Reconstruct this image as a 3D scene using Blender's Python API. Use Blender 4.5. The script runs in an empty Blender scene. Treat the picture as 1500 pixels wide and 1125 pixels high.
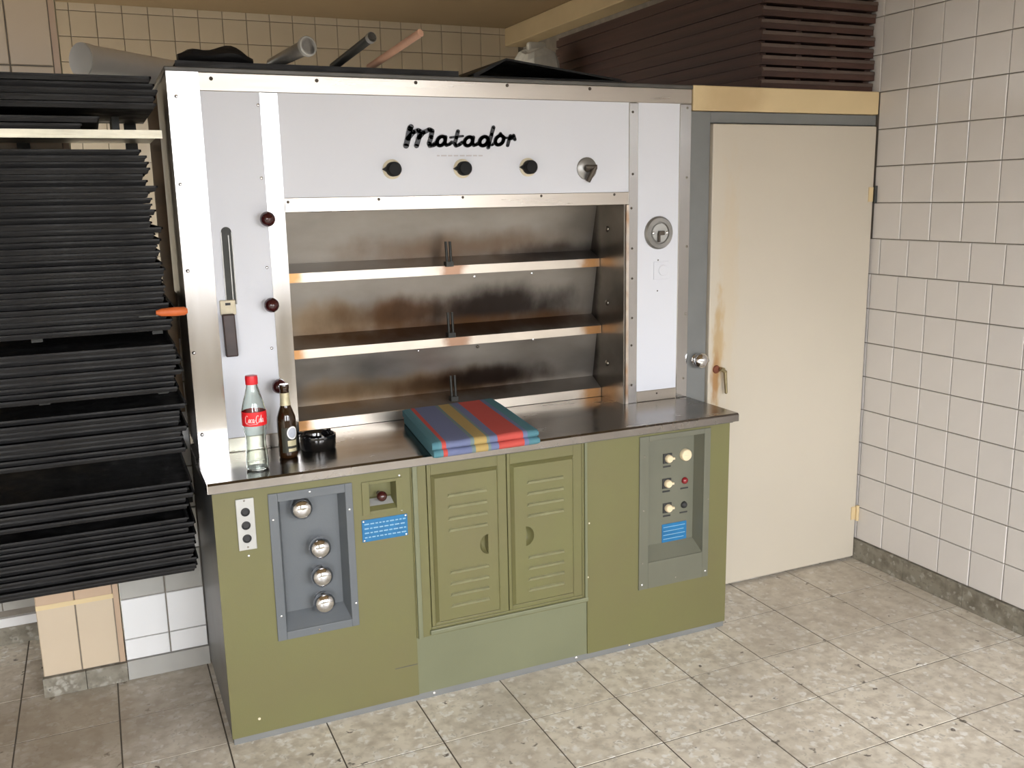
import bpy, bmesh, math, random
from mathutils import Vector, Matrix
random.seed(7)
scene = bpy.context.scene
C = scene.collection
# ------------------------------------------------------------------ camera
CAM = Vector((-.2469, -2.7285, 1.6418)); FPX = 1358.7
ROT = (Matrix.Rotation(math.radians(-23.95813), 3, 'Z') @ Matrix.Rotation(math.radians(78.70514), 3, 'X')
       @ Matrix.Rotation(math.radians(-1.13224), 3, 'Z'))
cd = bpy.data.cameras.new('camera'); cam = bpy.data.objects.new('camera', cd); C.objects.link(cam)
cd.sensor_width = 36; cd.lens = FPX / 1500 * 36; cd.clip_start = .05
cam.matrix_world = Matrix.Translation(CAM) @ ROT.to_4x4()
scene.camera = cam
# ------------------------------------------------------------------ world, windows' daylight, exposure
w = bpy.data.worlds.new('world'); scene.world = w; w.use_nodes = True
wn_ = w.node_tree.nodes; wl_ = w.node_tree.links; bg = wn_['Background']; bg.inputs[1].default_value = 14.0
# even overcast sky (brighter towards the zenith) over dull ground
g_ = wn_.new('ShaderNodeTexCoord'); sx_ = wn_.new('ShaderNodeSeparateXYZ'); wl_.new(g_.outputs['Generated'], sx_.inputs[0])
cr_ = wn_.new('ShaderNodeValToRGB'); mr_ = wn_.new('ShaderNodeMapRange'); mr_.inputs[1].default_value = -1; mr_.inputs[2].default_value = 1
wl_.new(sx_.outputs[2], mr_.inputs[0]); wl_.new(mr_.outputs[0], cr_.inputs[0]); wl_.new(cr_.outputs[0], bg.inputs[0])
for k_, (p_, c_) in enumerate(((0, (.05, .045, .04)), (.49, (.06, .057, .054)), (.53, (.36, .37, .385)), (1, (1.0, 1.02, 1.06)))):
    e_ = cr_.color_ramp.elements[k_] if k_ < 2 else cr_.color_ramp.elements.new(p_)
    e_.position = p_; e_.color = (*c_, 1)
WINS = [(.20, 1.50, .85, 2.60), (1.78, 2.66, .85, 2.55), (-2.10, -.75, .85, 2.62)]   # x0 x1 z0 z1, openings in the wall behind the camera; the third added for more light
YF = -4.6
for (x0, x1, z0, z1) in WINS:                               # portals guide the sky light through the openings
    l = bpy.data.lights.new('window_portal', 'AREA'); l.shape = 'RECTANGLE'; l.size = x1 - x0; l.size_y = z1 - z0; l.cycles.is_portal = True
    o = bpy.data.objects.new('window_portal', l); C.objects.link(o); o.location = ((x0 + x1) / 2, YF - .085, (z0 + z1) / 2); o.rotation_euler = (math.radians(90), 0, 0)
WSIDE = (1.50, 3.55, .9, 2.65); XL = -2.4                   # y0 y1 z0 z1, unseen window added to light the room part behind the oven
l = bpy.data.lights.new('window_portal', 'AREA'); l.shape = 'RECTANGLE'; l.size = WSIDE[1] - WSIDE[0]; l.size_y = WSIDE[3] - WSIDE[2]; l.cycles.is_portal = True
o = bpy.data.objects.new('window_portal', l); C.objects.link(o); o.location = (XL - .085, (WSIDE[0] + WSIDE[1]) / 2, (WSIDE[2] + WSIDE[3]) / 2); o.rotation_euler = (math.radians(90), 0, math.radians(-90))
scene.view_settings.view_transform = 'Standard'; scene.view_settings.look = 'None'
scene.view_settings.exposure = 1.6; scene.view_settings.gamma = 1; scene.view_settings.use_curve_mapping = False

# ------------------------------------------------------------------ pixel helpers (direction only; the plane gives the distance)
def ray(p):
    return ROT @ Vector(((p[0] - 750) / FPX, -(p[1] - 562.5) / FPX, -1))
def on(p, ax, v):
    d = ray(p); t = (v - CAM[ax]) / d[ax]; return CAM + d * t
def PX(p, v): return on(p, 0, v)
def PY(p, v): return on(p, 1, v)
def PZ(p, v): return on(p, 2, v)
def rect(Y, tl, tr, br, bl):
    a, b, c, d = (PY(q, Y) for q in (tl, tr, br, bl))
    return (a.x + d.x) / 2, (b.x + c.x) / 2, (c.z + d.z) / 2, (a.z + b.z) / 2     # x0 x1 z0 z1
def crop(ox, oy, s): return lambda x, y: (ox + x / s, oy + y / s)
c6 = crop(290, 670, 3.409); c7 = crop(590, 630, 2.8133); c8 = crop(850, 580, 2.68); c9 = crop(930, 620, 4.325)

# ------------------------------------------------------------------ materials
def mat(name, col, rough=.5, metal=0, var=0, vscale=6, bump=0, bscale=60, col2=None, coat=0, trans=0, ior=1.45, rvar=0, stretch=None, spec=None):
    m = bpy.data.materials.new(name); m.use_nodes = True
    n = m.node_tree.nodes; l = m.node_tree.links; b = n['Principled BSDF']
    b.inputs['Base Color'].default_value = (*col, 1); b.inputs['Roughness'].default_value = rough
    b.inputs['Metallic'].default_value = metal; b.inputs['Coat Weight'].default_value = coat
    b.inputs['Transmission Weight'].default_value = trans; b.inputs['IOR'].default_value = ior
    if spec is not None: b.inputs['Specular IOR Level'].default_value = spec
    tc = n.new('ShaderNodeTexCoord'); src = tc.outputs['Object']
    if stretch:
        mp = n.new('ShaderNodeMapping'); mp.inputs['Scale'].default_value = stretch; l.new(src, mp.inputs[0]); src = mp.outputs[0]
    if var or rvar:
        t = n.new('ShaderNodeTexNoise'); t.inputs['Scale'].default_value = vscale; t.inputs['Detail'].default_value = 5
        l.new(src, t.inputs[0])
    if var:
        r = n.new('ShaderNodeValToRGB'); r.color_ramp.elements[0].position = .3; r.color_ramp.elements[1].position = .7
        c2 = col2 or tuple(c * (1 - var) for c in col)
        r.color_ramp.elements[0].color = (*c2, 1); r.color_ramp.elements[1].color = (*col, 1)
        l.new(t.outputs['Fac'], r.inputs[0]); l.new(r.outputs[0], b.inputs['Base Color'])
    if rvar:
        mr = n.new('ShaderNodeMapRange'); mr.inputs[1].default_value = .3; mr.inputs[2].default_value = .7
        mr.inputs[3].default_value = rough - rvar; mr.inputs[4].default_value = rough + rvar
        l.new(t.outputs['Fac'], mr.inputs[0]); l.new(mr.outputs[0], b.inputs['Roughness'])
    if bump:
        t2 = n.new('ShaderNodeTexNoise'); t2.inputs['Scale'].default_value = bscale; t2.inputs['Detail'].default_value = 3
        l.new(src, t2.inputs[0])
        bp = n.new('ShaderNodeBump'); bp.inputs['Strength'].default_value = bump; bp.inputs['Distance'].default_value = .002
        l.new(t2.outputs['Fac'], bp.inputs['Height']); l.new(bp.outputs[0], b.inputs['Normal'])
    return m
def mixcol(m, fac_socket, col):
    """lay a colour over a material's base colour where fac is 1"""
    n = m.node_tree.nodes; l = m.node_tree.links; b = n['Principled BSDF']; s = b.inputs['Base Color']
    x = n.new('ShaderNodeMix'); x.data_type = 'RGBA'
    if s.is_linked: l.new(s.links[0].from_socket, x.inputs[6])
    else: x.inputs[6].default_value = s.default_value
    x.inputs[7].default_value = (*col, 1); l.new(fac_socket, x.inputs[0]); l.new(x.outputs[2], s)
def blob_mask(m, centre, radii, nscale=9, soft=.5, amount=1.0, stretch=(1, 1, 1)):
    """irregular stain or shaded patch: an ellipsoid in object space broken up by noise"""
    n = m.node_tree.nodes; l = m.node_tree.links
    tc = n.new('ShaderNodeTexCoord'); mp = n.new('ShaderNodeMapping'); mp.vector_type = 'POINT'
    mp.inputs['Scale'].default_value = [1 / r for r in radii]; mp.inputs['Location'].default_value = [-c / r for c, r in zip(centre, radii)]
    l.new(tc.outputs['Object'], mp.inputs[0])
    ln = n.new('ShaderNodeVectorMath'); ln.operation = 'LENGTH'; l.new(mp.outputs[0], ln.inputs[0])
    st = n.new('ShaderNodeMapping'); st.inputs['Scale'].default_value = stretch; l.new(tc.outputs['Object'], st.inputs[0])
    t = n.new('ShaderNodeTexNoise'); t.inputs['Scale'].default_value = nscale; t.inputs['Detail'].default_value = 6; l.new(st.outputs[0], t.inputs[0])
    a = n.new('ShaderNodeMath'); a.operation = 'MULTIPLY_ADD'; a.inputs[1].default_value = 1.6; a.inputs[2].default_value = -.8; l.new(t.outputs['Fac'], a.inputs[0])
    s = n.new('ShaderNodeMath'); s.operation = 'ADD'; l.new(ln.outputs['Value'], s.inputs[0]); l.new(a.outputs[0], s.inputs[1])
    r = n.new('ShaderNodeMapRange'); r.interpolation_type = 'SMOOTHSTEP'
    r.inputs[1].default_value = 1 - soft; r.inputs[2].default_value = 1 + soft * .4; r.inputs[3].default_value = amount; r.inputs[4].default_value = 0
    l.new(s.outputs[0], r.inputs[0]); return r.outputs[0]

M = {}
M['tile_white'] = mat('tile_white', (.70, .665, .635), .16, var=.05, vscale=3, bump=.06, bscale=9)
M['tile_bright'] = mat('tile_bright', (.80, .80, .80), .14, bump=.05, bscale=9)
M['tile_back'] = mat('tile_back', (.60, .52, .39), .16, var=.08, vscale=2, bump=.08, bscale=7)
M['tile_beige'] = mat('tile_beige', (.58, .475, .35), .22, var=.05, vscale=5)
M['tile_buff'] = mat('tile_buff', (.50, .36, .25), .3, var=.08, vscale=5)
M['grout'] = mat('grout', (.26, .23, .19), .9, var=.25, vscale=14)
M['plaster_green'] = mat('plaster_green', (.42, .40, .25), .7, var=.1)
M['plaster_grey'] = mat('plaster_grey', (.42, .41, .38), .8, var=.15)
M['ceiling'] = mat('ceiling', (.30, .215, .12), .9, var=.12, vscale=1.5)
M['beam'] = mat('beam', (.55, .43, .25), .75, var=.1, vscale=4)
M['wall_plain'] = mat('wall_plain', (.74, .70, .62), .6, var=.06)
M['winframe'] = mat('winframe', (.75, .75, .73), .4, var=.04)
M['steel'] = mat('steel', (.52, .51, .505), .15, 1, var=.06, vscale=3, rvar=.03, stretch=(9, 1, .7), bump=.03, bscale=3)
M['steel_h'] = mat('steel_h', (.52, .475, .42), .30, 1, var=.08, vscale=3, rvar=.05, stretch=(.7, 1, 9))
M['steel_top'] = mat('steel_top', (.30, .278, .258), .22, 1, var=.25, vscale=5, rvar=.07, stretch=(1, 3, 1), bump=.04, bscale=18)
M['enamel'] = mat('enamel', (.70, .715, .765), .22, var=.015, vscale=2, spec=.10)
M['olive'] = mat('olive', (.150, .146, .058), .40, var=.16, vscale=4, bump=.10, bscale=240, col2=(.148, .135, .060))
M['olive_lit'] = mat('olive_lit', (.30, .295, .17), .35, var=.25, vscale=30)  # lighter olive: light caught by the louver slopes put into the colour
M['olive_grey'] = mat('olive_grey', (.18, .188, .112), .42, var=.12, vscale=3, bump=.08, bscale=240)
M['grey_paint'] = mat('grey_paint', (.125, .137, .147), .42, var=.08, vscale=5, bump=.10, bscale=260)
M['greygreen'] = mat('greygreen', (.145, .146, .108), .42, var=.10, vscale=5, bump=.10, bscale=260)
M['frame_grey'] = mat('frame_grey', (.19, .195, .19), .5, var=.12, vscale=7)
M['side_dark'] = mat('side_dark', (.13, .125, .115), .45, .5, var=.35, vscale=6)
M['side_grey'] = mat('side_grey', (.17, .17, .165), .4, .3, var=.3, vscale=5)
M['black'] = mat('black', (.010, .010, .010), .5, spec=.2)
M['soot'] = mat('soot', (.011, .0105, .011), .62, .15, var=.6, vscale=14, rvar=.2, stretch=(1, 1, 5), bump=.4, bscale=70)
M['rubber'] = mat('rubber', (.03, .03, .03), .6)
M['chrome'] = mat('chrome', (.72, .72, .74), .07, 1, bump=.03, bscale=12)
M['screw'] = mat('screw', (.30, .27, .23), .35, 1)
M['screw_dark'] = mat('screw_dark', (.09, .075, .06), .5, .6)
M['screw_bright'] = mat('screw_bright', (.85, .85, .85), .25, .8)
M['bakelite'] = mat('bakelite', (.045, .008, .008), .15, coat=.6)
M['red_lens'] = mat('red_lens', (.22, .015, .02), .15, coat=.5)
M['cream'] = mat('cream', (.80, .66, .44), .4, var=.1, vscale=30)
M['cream_ring'] = mat('cream_ring', (.74, .66, .48), .5, var=.2, vscale=40)
M['blue_plate'] = mat('blue_plate', (.016, .16, .36), .35, var=.25, vscale=30)
M['blue_print'] = mat('blue_print', (.22, .40, .55), .5)
M['door'] = mat('door', (.55, .495, .405), .42, var=.05, vscale=2)
M['cream_board'] = mat('cream_board', (.68, .53, .30), .5, var=.08, vscale=5)
M['stainwood'] = mat('stainwood', (.075, .036, .027), .55, var=.5, vscale=5, stretch=(1, .15, 6), bump=.3, bscale=30)
M['boardedge'] = mat('boardedge', (.125, .088, .07), .6, var=.4, vscale=14)
M['brass'] = mat('brass', (.36, .30, .17), .4, .8, var=.3, vscale=30)
M['rust'] = mat('rust', (.22, .07, .035), .8, var=.4, vscale=60)
M['copperwood'] = mat('copperwood', (.55, .32, .22), .5, var=.2, vscale=20)
M['orange'] = mat('orange', (.62, .14, .035), .5, var=.15, vscale=30)
M['pale_metal'] = mat('pale_metal', (.72, .68, .55), .4, .3, var=.25, vscale=12, stretch=(1, 1, 4))
M['galv'] = mat('galv', (.75, .73, .69), .45, .35, var=.12, vscale=6)
M['stick_metal'] = mat('stick_metal', (.36, .35, .33), .35, .7, var=.3, vscale=14)
M['sack'] = mat('sack', (.55, .54, .48), .8, var=.2, vscale=20, bump=.5, bscale=30)
M['rackpost'] = mat('rackpost', (.30, .20, .12), .6, .2, var=.5, vscale=12, col2=(.16, .12, .08))
M['darksteel'] = mat('darksteel', (.05, .05, .045), .5, .5, var=.4, vscale=14)
M['letter'] = mat('letter', (.022, .022, .025), .32, .25)
M['print_grey'] = mat('print_grey', (.55, .53, .55), .5)
M['glass'] = mat('glass', (.90, .96, .92), .02, trans=1, ior=1.45)
M['brownglass'] = mat('brownglass', (.028, .012, .004), .05, coat=.4, var=.2, vscale=10)
M['capred'] = mat('capred', (.70, .02, .03), .3)
M['labelred'] = mat('labelred', (.75, .02, .025), .35)
M['white'] = mat('white', (.82, .82, .82), .5)
M['gold'] = mat('gold', (.62, .56, .36), .4, .2, var=.2, vscale=60)
M['labelgrey'] = mat('labelgrey', (.50, .53, .60), .4, var=.25, vscale=60)
M['blackglass'] = mat('blackglass', (.006, .006, .006), .06, coat=1)
M['plate_grey'] = mat('plate_grey', (.48, .48, .46), .4, .4, var=.1, vscale=30)

def terrazzo(name, base, light, dark, stain):
    m = mat(name, base, .42); n = m.node_tree.nodes; l = m.node_tree.links
    geo = n.new('ShaderNodeNewGeometry')
    wv = n.new('ShaderNodeTexNoise'); wv.inputs['Scale'].default_value = 45; wv.inputs['Detail'].default_value = 2; l.new(geo.outputs['Position'], wv.inputs[0])
    wm = n.new('ShaderNodeVectorMath'); wm.operation = 'MULTIPLY_ADD'; wm.inputs[1].default_value = (.045, .045, .0); l.new(wv.outputs['Color'], wm.inputs[0]); l.new(geo.outputs['Position'], wm.inputs[2])
    def chips(scale, lo, hi, col, rnd_lo):
        v = n.new('ShaderNodeTexVoronoi'); v.inputs['Scale'].default_value = scale; l.new(wm.outputs[0], v.inputs[0])
        a = n.new('ShaderNodeMapRange'); a.inputs[1].default_value = lo; a.inputs[2].default_value = hi; a.inputs[3].default_value = 1; a.inputs[4].default_value = 0
        l.new(v.outputs['Distance'], a.inputs[0])
        sp = n.new('ShaderNodeSeparateColor'); l.new(v.outputs['Color'], sp.inputs[0])
        g = n.new('ShaderNodeMath'); g.operation = 'GREATER_THAN'; g.inputs[1].default_value = rnd_lo; l.new(sp.outputs[0], g.inputs[0])
        x = n.new('ShaderNodeMath'); x.operation = 'MULTIPLY'; l.new(a.outputs[0], x.inputs[0]); l.new(g.outputs[0], x.inputs[1])
        mixcol(m, x.outputs[0], col)
    t = n.new('ShaderNodeTexNoise'); t.inputs['Scale'].default_value = 22; t.inputs['Detail'].default_value = 6; l.new(geo.outputs['Position'], t.inputs[0])
    r = n.new('ShaderNodeMapRange'); r.inputs[1].default_value = .42; r.inputs[2].default_value = .7; l.new(t.outputs['Fac'], r.inputs[0])
    mixcol(m, r.outputs[0], stain)
    chips(36, .22, .50, light, .45); chips(64, .15, .45, tuple(c * .70 for c in base), .55); chips(30, .12, .26, dark, .90)
    t = n.new('ShaderNodeTexNoise'); t.inputs['Scale'].default_value = 1.7; t.inputs['Detail'].default_value = 7; l.new(geo.outputs['Position'], t.inputs[0])
    r = n.new('ShaderNodeMapRange'); r.inputs[1].default_value = .5; r.inputs[2].default_value = .78; r.inputs[4].default_value = .55; l.new(t.outputs['Fac'], r.inputs[0])
    mixcol(m, r.outputs[0], tuple(c * .55 for c in stain))
    oi = n.new('ShaderNodeObjectInfo'); r = n.new('ShaderNodeMapRange'); r.inputs[4].default_value = .22; l.new(oi.outputs['Random'], r.inputs[0])
    mixcol(m, r.outputs[0], stain)
    return m
M['terrazzo'] = terrazzo('terrazzo', (.76, .705, .60), (.86, .84, .79), (.10, .085, .07), (.50, .44, .355))
def dark_patch(m, cen, rad, amt, col):
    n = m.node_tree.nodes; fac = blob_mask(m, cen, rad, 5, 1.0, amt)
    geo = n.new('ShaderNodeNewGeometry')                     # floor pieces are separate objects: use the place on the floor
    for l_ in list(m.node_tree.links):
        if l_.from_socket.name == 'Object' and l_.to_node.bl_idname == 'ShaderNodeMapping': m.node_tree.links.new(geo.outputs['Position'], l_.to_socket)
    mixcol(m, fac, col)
dark_patch(M['terrazzo'], (-.45, .35, 0), (.75, .55, 1), .75, (.24, .185, .125))  # tray overhang's shade and brown dirt, both put into the floor colour
dark_patch(M['terrazzo'], (2.6, .05, 0), (.75, .75, 1), .5, (.30, .25, .19))  # darker, browner patch in the right floor corner
M['terrazzo_dark'] = terrazzo('terrazzo_dark', (.27, .25, .20), (.38, .36, .31), (.06, .06, .05), (.15, .13, .10))
M['floor_grout'] = mat('floor_grout', (.13, .11, .085), .9, var=.3, vscale=10)

# rust runs on the cabin door (object space = world, door root at the origin)
for cen, rad, amt, col in [((2.005, .3, 1.02), (.030, .3, .26), .7, (.42, .27, .10)), ((1.995, .3, .92), (.022, .3, .10), .8, (.33, .16, .05)), ((2.05, .3, 1.3), (.05, .3, .5), .25, (.55, .42, .24))]:
    mixcol(M['door'], blob_mask(M['door'], cen, rad, 14, .6, amt, (3, 1, 1)), col)
mixcol(M['cream_board'], blob_mask(M['cream_board'], (2.06, .3, 2.0), (.16, .4, .12), 10, .8, .35), (.35, .22, .10))

OV = (.92, .6, 0)
def deck_steel(name, blobs):
    m = mat(name, (.34, .315, .285), .36, .85, var=.3, vscale=4, rvar=.08, stretch=(1, 1, 2))
    for cen, rad, amt, col in blobs:
        mixcol(m, blob_mask(m, [c - o_ for c, o_ in zip(cen, OV)], rad, 7, .7, amt, (1, 1, .55)), col)
    return m
BR = (.10, .05, .022); SO = (.022, .016, .014); TAN = (.36, .24, .12)
M['deck1'] = deck_steel('deck1', [((1.0, .53, 1.47), (.45, .4, .07), .75, (.16, .10, .06)), ((1.45, .53, 1.43), (.3, .4, .05), .7, SO)])
M['deck2'] = deck_steel('deck2', [((.55, .53, 1.22), (.30, .4, .07), .6, TAN), ((.80, .53, 1.235), (.35, .4, .07), .9, BR), ((1.13, .53, 1.24), (.36, .4, .085), .95, SO), ((1.0, .53, 1.17), (.7, .4, .04), .8, BR)])
M['deck3'] = deck_steel('deck3', [((.75, .53, .96), (.5, .4, .06), .75, TAN), ((.95, .53, .955), (.42, .4, .055), .85, BR), ((1.12, .53, .97), (.26, .4, .05), .9, SO)])
M['chamber_side'] = mat('chamber_side', (.30, .27, .235), .28, .9, var=.4, vscale=5)
mixcol(M['chamber_side'], blob_mask(M['chamber_side'], (1.575 - .92, -.06, 1.25), (.2, .05, .6), 8, .7, .9), SO)
m = M['ledge'] = mat('ledge', (.66, .60, .52), .32, .9, var=.15, vscale=6)
for x in (.34, 1.53): mixcol(m, blob_mask(m, (x - .92, -.12, 1.15), (.06, .4, 2), 12, .6, .9), (.42, .20, .06))
mixcol(m, blob_mask(m, (.035, -.12, 1.15), (.05, .4, 2), 12, .6, .8), (.25, .11, .05))

# striped cloth: stripes across u
def stripe_mat():
    m = mat('cloth_stripes', (.3, .3, .3), .85); n = m.node_tree.nodes; l = m.node_tree.links
    uv = n.new('ShaderNodeUVMap'); sp = n.new('ShaderNodeSeparateXYZ'); l.new(uv.outputs[0], sp.inputs[0])
    r = n.new('ShaderNodeValToRGB'); cr = r.color_ramp; cr.interpolation = 'CONSTANT'
    teal = (.075, .20, .24); blue = (.145, .17, .30); red = (.50, .075, .06); yel = (.40, .285, .10)
    st = [(0, teal), (.055, (.09, .22, .26)), (.085, red), (.125, blue), (.345, (.16, .22, .22)), (.38, yel), (.50, (.16, .22, .22)), (.525, blue), (.60, red), (.845, blue), (.89, teal)]
    while len(cr.elements) < len(st): cr.elements.new(.5)
    for e, (p, c) in zip(cr.elements, st): e.position = p; e.color = (*c, 1)
    l.new(sp.outputs[0], r.inputs[0]); l.new(r.outputs[0], n['Principled BSDF'].inputs['Base Color'])
    w = n.new('ShaderNodeTexNoise'); w.inputs['Scale'].default_value = 260; tc = n.new('ShaderNodeTexCoord'); l.new(tc.outputs['Object'], w.inputs[0])
    b = n.new('ShaderNodeBump'); b.inputs['Strength'].default_value = .4; b.inputs['Distance'].default_value = .002
    l.new(w.outputs['Fac'], b.inputs['Height']); l.new(b.outputs[0], n['Principled BSDF'].inputs['Normal'])
    return m
M['cloth'] = stripe_mat()

# ------------------------------------------------------------------ mesh helpers
WL = {}                                   # world location of every object's origin
def thing(name, label=None, cat=None, loc=(0, 0, 0), group=None, kind=None):
    o = bpy.data.objects.new(name, None); C.objects.link(o); o.location = loc; o.empty_display_size = .05
    WL[o] = Vector(loc); return tag(o, label, cat, group, kind)
def tag(o, label=None, cat=None, group=None, kind=None):
    if label: o['label'] = label
    if cat: o['category'] = cat
    if group: o['group'] = group
    if kind: o['kind'] = kind
    return o
def link_mesh(name, me, parent=None, loc=None):
    """object for existing mesh data at world position loc"""
    o = bpy.data.objects.new(name, me); C.objects.link(o)
    wl = Vector(loc) if loc is not None else (WL[parent] if parent else Vector())
    if parent: o.parent = parent; o.location = wl - WL[parent]
    else: o.location = wl
    WL[o] = wl; return o
class MB:
    def __init__(s): s.v = []; s.f = []; s.uv = None
    def add(s, vs, fs):
        b = len(s.v); s.v += [tuple(q) for q in vs]; s.f += [tuple(b + i for i in f) for f in fs]; return s
    def box(s, x0, x1, y0, y1, z0, z1):
        return s.add([(x0, y0, z0), (x1, y0, z0), (x1, y1, z0), (x0, y1, z0), (x0, y0, z1), (x1, y0, z1), (x1, y1, z1), (x0, y1, z1)],
                     [(0, 3, 2, 1), (4, 5, 6, 7), (0, 1, 5, 4), (1, 2, 6, 5), (2, 3, 7, 6), (3, 0, 4, 7)])
    def cbox(s, x0, x1, y0, y1, z0, z1, c):
        """box with its edges towards -y chamfered"""
        return s.add([(x0, y0 + c, z0), (x1, y0 + c, z0), (x1, y0 + c, z1), (x0, y0 + c, z1), (x0 + c, y0, z0 + c), (x1 - c, y0, z0 + c), (x1 - c, y0, z1 - c), (x0 + c, y0, z1 - c),
                      (x0, y1, z0), (x1, y1, z0), (x1, y1, z1), (x0, y1, z1)],
                     [(4, 5, 6, 7), (0, 1, 5, 4), (1, 2, 6, 5), (2, 3, 7, 6), (3, 0, 4, 7), (8, 9, 1, 0), (9, 10, 2, 1), (10, 11, 3, 2), (11, 8, 0, 3), (11, 10, 9, 8)])
    def lathe(s, c, axis, prof, seg=24, caps=True):
        """prof: (radius, height) along axis from centre c"""
        a = Vector(axis).normalized(); u = a.orthogonal().normalized(); w_ = a.cross(u); c = Vector(c)
        vs = []; fs = []
        for r, h in prof:
            for k in range(seg):
                t = 2 * math.pi * k / seg
                vs.append(c + a * h + (u * math.cos(t) + w_ * math.sin(t)) * r)
        for i in range(len(prof) - 1):
            for k in range(seg):
                k2 = (k + 1) % seg
                fs.append((i * seg + k, i * seg + k2, (i + 1) * seg + k2, (i + 1) * seg + k))
        if caps:
            fs.append(tuple(reversed(range(seg)))); fs.append(tuple((len(prof) - 1) * seg + k for k in range(seg)))
        return s.add(vs, fs)
    def cyl(s, a, b, r, seg=16, r2=None):
        a = Vector(a); d = Vector(b) - a
        return s.lathe(a, d, [(r, 0), (r if r2 is None else r2, d.length)], seg)
    def ball(s, c, r, seg=20, axis=(0, -1, 0), lo=-90, hi=90, sq=1):
        n = 10; pr_ = [(max(r * math.cos(math.radians(lo + (hi - lo) * i / n)), 1e-4), sq * r * math.sin(math.radians(lo + (hi - lo) * i / n))) for i in range(n + 1)]
        return s.lathe(c, axis, pr_, seg)
    def prism(s, pts, axis, a, b):
        """2-D outline extruded along axis 0/1/2 between a and b; pts in the other two axes' order"""
        def mk(p, t):
            q = [p[0], p[1]]; q.insert(axis, t); return tuple(q)
        n = len(pts); vs = [mk(p, a) for p in pts] + [mk(p, b) for p in pts]
        fs = [(i, (i + 1) % n, n + (i + 1) % n, n + i) for i in range(n)] + [tuple(reversed(range(n))), tuple(range(n, 2 * n))]
        return s.add(vs, fs)
    def frame(s, o, i, y0, y1):
        """rectangular ring, o and i are (x0,x1,z0,z1)"""
        for (x0, x1, z0, z1) in ((o[0], i[0], o[2], o[3]), (i[1], o[1], o[2], o[3]), (i[0], i[1], i[3], o[3]), (i[0], i[1], o[2], i[2])):
            if x1 - x0 > 1e-5 and z1 - z0 > 1e-5: s.box(x0, x1, y0, y1, z0, z1)
        return s
    def holes(s, r, hs, y0, y1):
        """plate r=(x0,x1,z0,z1) with rectangular holes"""
        xs = sorted({r[0], r[1], *[h[0] for h in hs], *[h[1] for h in hs]}); zs = sorted({r[2], r[3], *[h[2] for h in hs], *[h[3] for h in hs]})
        for z0, z1 in zip(zs, zs[1:]):
            run = None
            for x0, x1 in zip(xs, xs[1:]):
                cx, cz = (x0 + x1) / 2, (z0 + z1) / 2
                if any(h[0] < cx < h[1] and h[2] < cz < h[3] for h in hs):
                    if run: s.box(*run, y0, y1, z0, z1); run = None
                else: run = (run[0], x1) if run else (x0, x1)
            if run: s.box(*run, y0, y1, z0, z1)
        return s
    def tray(s, o, i, y0, y1):
        """recess: sloping walls from opening o at y0 to floor i at y1"""
        vs = [(o[0], y0, o[2]), (o[1], y0, o[2]), (o[1], y0, o[3]), (o[0], y0, o[3]), (i[0], y1, i[2]), (i[1], y1, i[2]), (i[1], y1, i[3]), (i[0], y1, i[3])]
        return s.add(vs, [(4, 5, 6, 7), (0, 1, 5, 4), (1, 2, 6, 5), (2, 3, 7, 6), (3, 0, 4, 7)])
    def stroke(s, pts, wd, fn, th):
        """flat ribbon of width wd along 2-D points; fn(u,v,h) places it in 3-D"""
        def quad(poly):
            n = len(poly); vs = [fn(u, v, 0) for u, v in poly] + [fn(u, v, th) for u, v in poly]
            s.add(vs, [tuple(range(n, 2 * n))] + [(i, (i + 1) % n, n + (i + 1) % n, n + i) for i in range(n)])
        for (a, b) in zip(pts, pts[1:]):
            d = Vector((b[0] - a[0], b[1] - a[1]))
            if d.length < 1e-9: continue
            nn = Vector((-d.y, d.x)).normalized() * wd / 2
            quad([(a[0] + nn.x, a[1] + nn.y), (a[0] - nn.x, a[1] - nn.y), (b[0] - nn.x, b[1] - nn.y), (b[0] + nn.x, b[1] + nn.y)])
        for p in pts:
            quad([(p[0] + wd / 2 * math.cos(k * math.pi / 4), p[1] + wd / 2 * math.sin(k * math.pi / 4)) for k in range(8)])
        return s
    def mesh(s, name, m, smooth=None, org=Vector()):
        me = bpy.data.meshes.new(name); me.from_pydata([tuple(Vector(q) - org) for q in s.v], [], s.f)
        bm = bmesh.new(); bm.from_mesh(me); bmesh.ops.recalc_face_normals(bm, faces=bm.faces); bm.to_mesh(me); bm.free()
        if m: me.materials.append(M[m] if isinstance(m, str) else m)
        if smooth:
            me.polygons.foreach_set('use_smooth', [True] * len(me.polygons)); me.set_sharp_from_angle(angle=math.radians(smooth))
        return me
    def build(s, name, m, parent=None, smooth=None, bevel=0):
        o = link_mesh(name, s.mesh(name, m, smooth, WL[parent] if parent else Vector()), parent)
        if bevel:
            b = o.modifiers.new('bevel', 'BEVEL'); b.width = bevel; b.segments = 2; b.limit_method = 'ANGLE'
        return o
def stay(o, **k):                        # shorthand for structure
    o['kind'] = 'structure'; return o

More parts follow.
